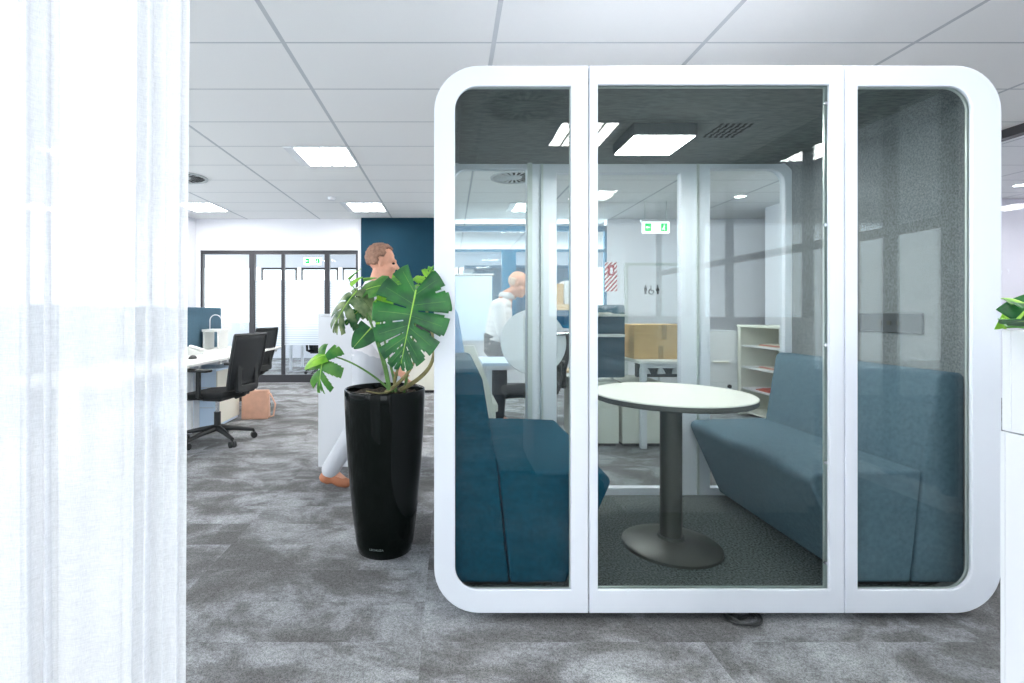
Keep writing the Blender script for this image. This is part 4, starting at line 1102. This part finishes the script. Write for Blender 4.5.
def person(name, label, P, face, skin, shirt, trousers, shoes, hairtype, tilt=0, headc=None, s=1.0, sleeves='long', origin=None):
    t = empty(name, origin); tag(t, label, 'person')
    inv = Matrix.Translation(-Vector(origin))
    hip, chest, neck = Vector(P['hip']), Vector(P['chest']), Vector(P['neck'])
    f_ = Vector(face).normalized(); side = Vector((0, 0, 1)).cross(f_).normalized()   # left of the person
    # body, one continuous surface
    m = MB()
    hc = Vector(P['head'])
    W = head(m, hc, s, P.get('look', f_), tilt)
    limb(m, [neck, hc+Vector((0, 0, -.06))-P.get('look', f_)*.01], [.058*s, .056*s])
    limb(m, [hip, (hip+chest)/2, chest, neck], [.125, .115, .12, .06])
    for sd in ('L', 'R'):
        sh, el, wr, hd, pn = [Vector(v) for v in P['arm'+sd]]
        limb(m, [chest+(sh-chest)*.5, sh, el, wr], [.06, .050, .038, .026])
        hand(m, wr, hd, pn, 1 if sd == 'L' else -1, s)
        hp_, kn, an, toe = [Vector(v) for v in P['leg'+sd]]
        limb(m, [hip+(hp_-hip)*.5, hp_, kn, an], [.09, .08, .055, .038])
        limb(m, [an, toe], [.035, .026])
    m.move(inv); body = m.build('body', skin, t, smooth=True); remesh(body, .007, 2)
    # eyes
    for sx in (-1, 1):
        e = MB().ellipsoid(W(sx*.032, .079, .002), (.011*s, .011*s, .008*s))
        e.move(inv); e.build('eye', M['eye'], t, smooth=True)
    # shirt
    m = MB()
    rot = Matrix((side, f_, Vector((0, 0, 1)))).transposed()
    ax = (chest-hip)
    for k in range(9):
        u = k/8; c = hip+ax*u*1.0+Vector((0, 0, -.06*(1-u)))
        wdt = .165+.035*u; dp = .125+.01*math.sin(u*PI)
        if u > .9: wdt *= .97
        m.ellipsoid(c, (wdt, dp, .085), 18, 10, rot)
    m.ellipsoid(chest+(neck-chest)*.45, (.155, .09, .07), 18, 10, rot)
    m.ellipsoid(neck+Vector((0, 0, -.015)), (.078, .078, .040), 18, 10, rot)
    for sd in ('L', 'R'):
        sh, el, wr, hd, pn = [Vector(v) for v in P['arm'+sd]]
        pts = [chest+(sh-chest)*.6+Vector((0, 0, .02)), sh, (sh+el)/2, el]; rd = [.085, .074, .066, .058]
        if sleeves == 'long': pts += [el+(wr-el)*.5, el+(wr-el)*.92]; rd += [.050, .042]
        else: pts += [el+(wr-el)*.35]; rd += [.052]
        limb(m, pts, rd)
    m.move(inv); so = m.build('shirt', shirt, t, smooth=True); remesh(so, .009, 5)
    # collar
    m = MB(); n_ = 20; 
    base = neck+Vector((0, 0, .012))
    g0, g1, g2 = [], [], []
    for k in range(n_+1):
        a = math.radians(-160+320*k/n_)
        dr = -f_*math.cos(a)+side*math.sin(a)
        g0.append(m.bm.verts.new(base+dr*.078-f_*.0+Vector((0, 0, -.02))+Vector((0, 0, -.012*(1-math.cos(a))))))
        g1.append(m.bm.verts.new(base+dr*.070+Vector((0, 0, .028-.010*(1-math.cos(a))))))
        g2.append(m.bm.verts.new(base+dr*.096+Vector((0, 0, -.018-.020*(1-math.cos(a))))))
    for k in range(n_):
        m.bm.faces.new((g0[k], g0[k+1], g1[k+1], g1[k])); m.bm.faces.new((g1[k], g1[k+1], g2[k+1], g2[k]))
    m.move(inv); co = m.build('collar', shirt, so, smooth=True, angle=70); sl = co.modifiers.new('t', 'SOLIDIFY'); sl.thickness = .003
    # trousers
    m = MB()
    for k in range(4): m.ellipsoid(hip+Vector((0, 0, .06-.05*k)), (.168, .128, .075), 18, 10, rot)
    for sd in ('L', 'R'):
        hp_, kn, an, toe = [Vector(v) for v in P['leg'+sd]]
        limb(m, [hip+(hp_-hip)*.7, hp_+(kn-hp_)*.1, kn, an+(kn-an)*.25, an+(kn-an)*.02], [.10, .098, .072, .062, .060])
    m.move(inv); tr_ = m.build('trousers', trousers, t, smooth=True); remesh(tr_, .010, 4)
    for sd in ('L', 'R'):
        hp_, kn, an, toe = [Vector(v) for v in P['leg'+sd]]
        m = MB(); dd = (toe-an); dd.z = 0; dd.normalize()
        sole = min(an.z-.075, toe.z-.03)
        heel = an-dd*.035
        limb(m, [an+Vector((0, 0, -.01)), an+Vector((0, 0, -.045))-dd*.01], [.045, .045])
        limb(m, [heel+Vector((0, 0, -.045)), an+dd*.02+Vector((0, 0, -.042)), an.lerp(toe, .6)+Vector((0, 0, -.02)), toe], [.036, .040, .040, .032])
        m.move(inv)
        m.build('shoe', shoes, t, smooth=True); o_ = [x for x in C.objects if x.name.startswith('shoe') and x.parent == t][-1]; remesh(o_, .008, 4)
    # hair
    m = MB(); lk = P.get('look', f_)
    if hairtype == 'full':
        r_ = lk.cross(Vector((0, 0, 1))).normalized(); ro = Matrix((r_, lk, Vector((0, 0, 1)))).transposed()
        bmt = bmesh.new(); bmesh.ops.create_icosphere(bmt, subdivisions=4, radius=1)
        dele = []
        for v in bmt.verts:
            if v.co.y > .45 and v.co.z < .62: dele.append(v)
            elif v.co.z < -.62 or (v.co.y > 0 and v.co.z < -.05): dele.append(v)
        bmesh.ops.delete(bmt, geom=dele, context='VERTS')
        for v in bmt.verts:
            nn = 1+.03*math.sin(v.co.x*23+v.co.y*5)+.02*math.sin(v.co.z*31)
            v.co = W(v.co.x*.086*nn, -.014+v.co.y*.104*nn, .040+v.co.z*.099*nn)
        m.merge(bmt); m.move(inv); ho = m.build('hair', M['hair'], t, smooth=True); sl = ho.modifiers.new('t', 'SOLIDIFY'); sl.thickness = .012; sl.offset = -1
    else:
        bmt = bmesh.new(); bmesh.ops.create_icosphere(bmt, subdivisions=4, radius=1)
        dele = [v for v in bmt.verts if v.co.y > .05 or v.co.z > .25 or v.co.z < -.72]
        bmesh.ops.delete(bmt, geom=dele, context='VERTS')
        for v in bmt.verts: v.co = W(v.co.x*.0775, -.012+v.co.y*.0955, .035+v.co.z*.0895)
        m.merge(bmt); m.move(inv); ho = m.build('hair', M['greyhair'], t, smooth=True); sl = ho.modifiers.new('t', 'SOLIDIFY'); sl.thickness = .003
    return t

# bald man behind the pod, at d ~ 5.25, facing right and slightly away
D = 5.30
hx = at(518, 285, D)          # head centre
man = dict(head=(hx.x, D, 1.46), look=Vector((.85, -.25, -.0)),
  neck=(.60, D, 1.345), chest=(.53, D, 1.17), hip=(.48, D, .86),
  armL=((.54, D+.18, 1.23), (.66, D+.20, 1.00), (.84, D+.10, .90), (1, -.1, -.25), (0, 0, -1)),
  armR=((.48, D-.19, 1.23), (.52, D-.24, .97), (.72, D-.16, .88), (1, .1, -.3), (0, 0, -1)),
  legL=((.48, D+.09, .84), (.50, D+.10, .46), (.46, D+.10, .085), (.58, D+.12, .035)),
  legR=((.48, D-.09, .84), (.52, D-.10, .46), (.50, D-.10, .085), (.63, D-.12, .035)))
person('person', 'bald person in a white shirt and dark trousers standing behind the pod, looking down', man, (1, -.15, 0), M['skin'], M['shirt'], M['denim'], M['blackshoe'], 'bald', tilt=-.35, s=1.1, sleeves='short', origin=(.48, D, 0))

# walking person behind the monstera
D = 3.42
walk = dict(head=(-.46, D, 1.50), look=Vector((1, .05, 0)).normalized(),
  neck=(-.50, D, 1.345), chest=(-.51, D, 1.20), hip=(-.54, D, .90),
  armL=((-.50, D+.18, 1.27), (-.60, D+.22, 1.01), (-.48, D+.20, .82), (.5, 0, -.85), (.6, -.3, .3)),
  armR=((-.50, D-.18, 1.27), (-.46, D-.22, 1.01), (-.34, D-.18, .82), (.5, .1, -.85), (.6, .3, .3)),
  legL=((-.54, D+.09, .87), (-.42, D+.09, .47), (-.40, D+.09, .085), (-.27, D+.09, .035)),
  legR=((-.54, D-.09, .87), (-.58, D-.09, .47), (-.80, D-.06, .115), (-.69, D-.06, .034)))
person('person', 'person with light brown hair, white shirt and light grey trousers walking right behind the monstera', walk, (1, 0, 0), M['skin'], M['shirt'], M['grey_trousers'], M['shoe'], 'full', tilt=-.08, origin=(-.54, D, 0))

# ------------------------------------------------------------------ daylight, world, camera
w = bpy.data.worlds.new('sky'); SC.world = w; w.use_nodes = True
nt = w.node_tree
bgn = nt.nodes['Background']
tc = nt.nodes.new('ShaderNodeTexCoord'); sp = nt.nodes.new('ShaderNodeSeparateXYZ'); nt.links.new(tc.outputs['Generated'], sp.inputs[0])
r = nt.nodes.new('ShaderNodeValToRGB'); nt.links.new(sp.outputs[2], r.inputs['Fac'])
r.color_ramp.elements[0].position = 0; r.color_ramp.elements[0].color = (.92, .97, 1, 1)
r.color_ramp.elements[1].position = .6; r.color_ramp.elements[1].color = (.78, .90, 1, 1)
nt.links.new(r.outputs[0], bgn.inputs['Color']); bgn.inputs['Strength'].default_value = 2.6

def daylight(loc, rot, sx, sy, e):
    L = bpy.data.lights.new('window_daylight', 'AREA'); L.shape = 'RECTANGLE'; L.size = sx; L.size_y = sy; L.energy = e; L.color = (.96, .985, 1)
    o = bpy.data.objects.new('window_daylight', L); C.objects.link(o); o.location = loc; o.rotation_euler = rot
    return o
daylight((.75, YB-.35, 1.45), (math.radians(90), 0, 0), 15, 2.0, 170)
daylight((XL-.35, 4.5, 1.45), (math.radians(90), 0, math.radians(-90)), 14, 1.9, 260)
daylight((0, 13.3, 1.6), (math.radians(-90), 0, 0), 12, 1.4, 200)
daylight((1.3, YF+.5, 2.3), (math.radians(-80), 0, 0), 2.4, .8, 40)

cam = bpy.data.cameras.new('camera'); co = bpy.data.objects.new('camera', cam); C.objects.link(co)
co.location = (0, 0, H); co.rotation_euler = (math.radians(90), 0, 0)
cam.sensor_width = 36; cam.lens = 36*F/1024; cam.shift_x = (512-CX)/1024; cam.shift_y = -(341.5-CY)/1024
cam.clip_start = .02
SC.camera = co
SC.view_settings.view_transform = 'Standard'; SC.view_settings.look = 'None'; SC.view_settings.gamma = 1
SC.view_settings.use_curve_mapping = False
SC.view_settings.exposure = 0.35
cy = SC.cycles
cy.use_denoising = True
cy.max_bounces = 10; cy.diffuse_bounces = 5; cy.glossy_bounces = 5; cy.transparent_max_bounces = 24; cy.transmission_bounces = 6
cy.sample_clamp_indirect = 6
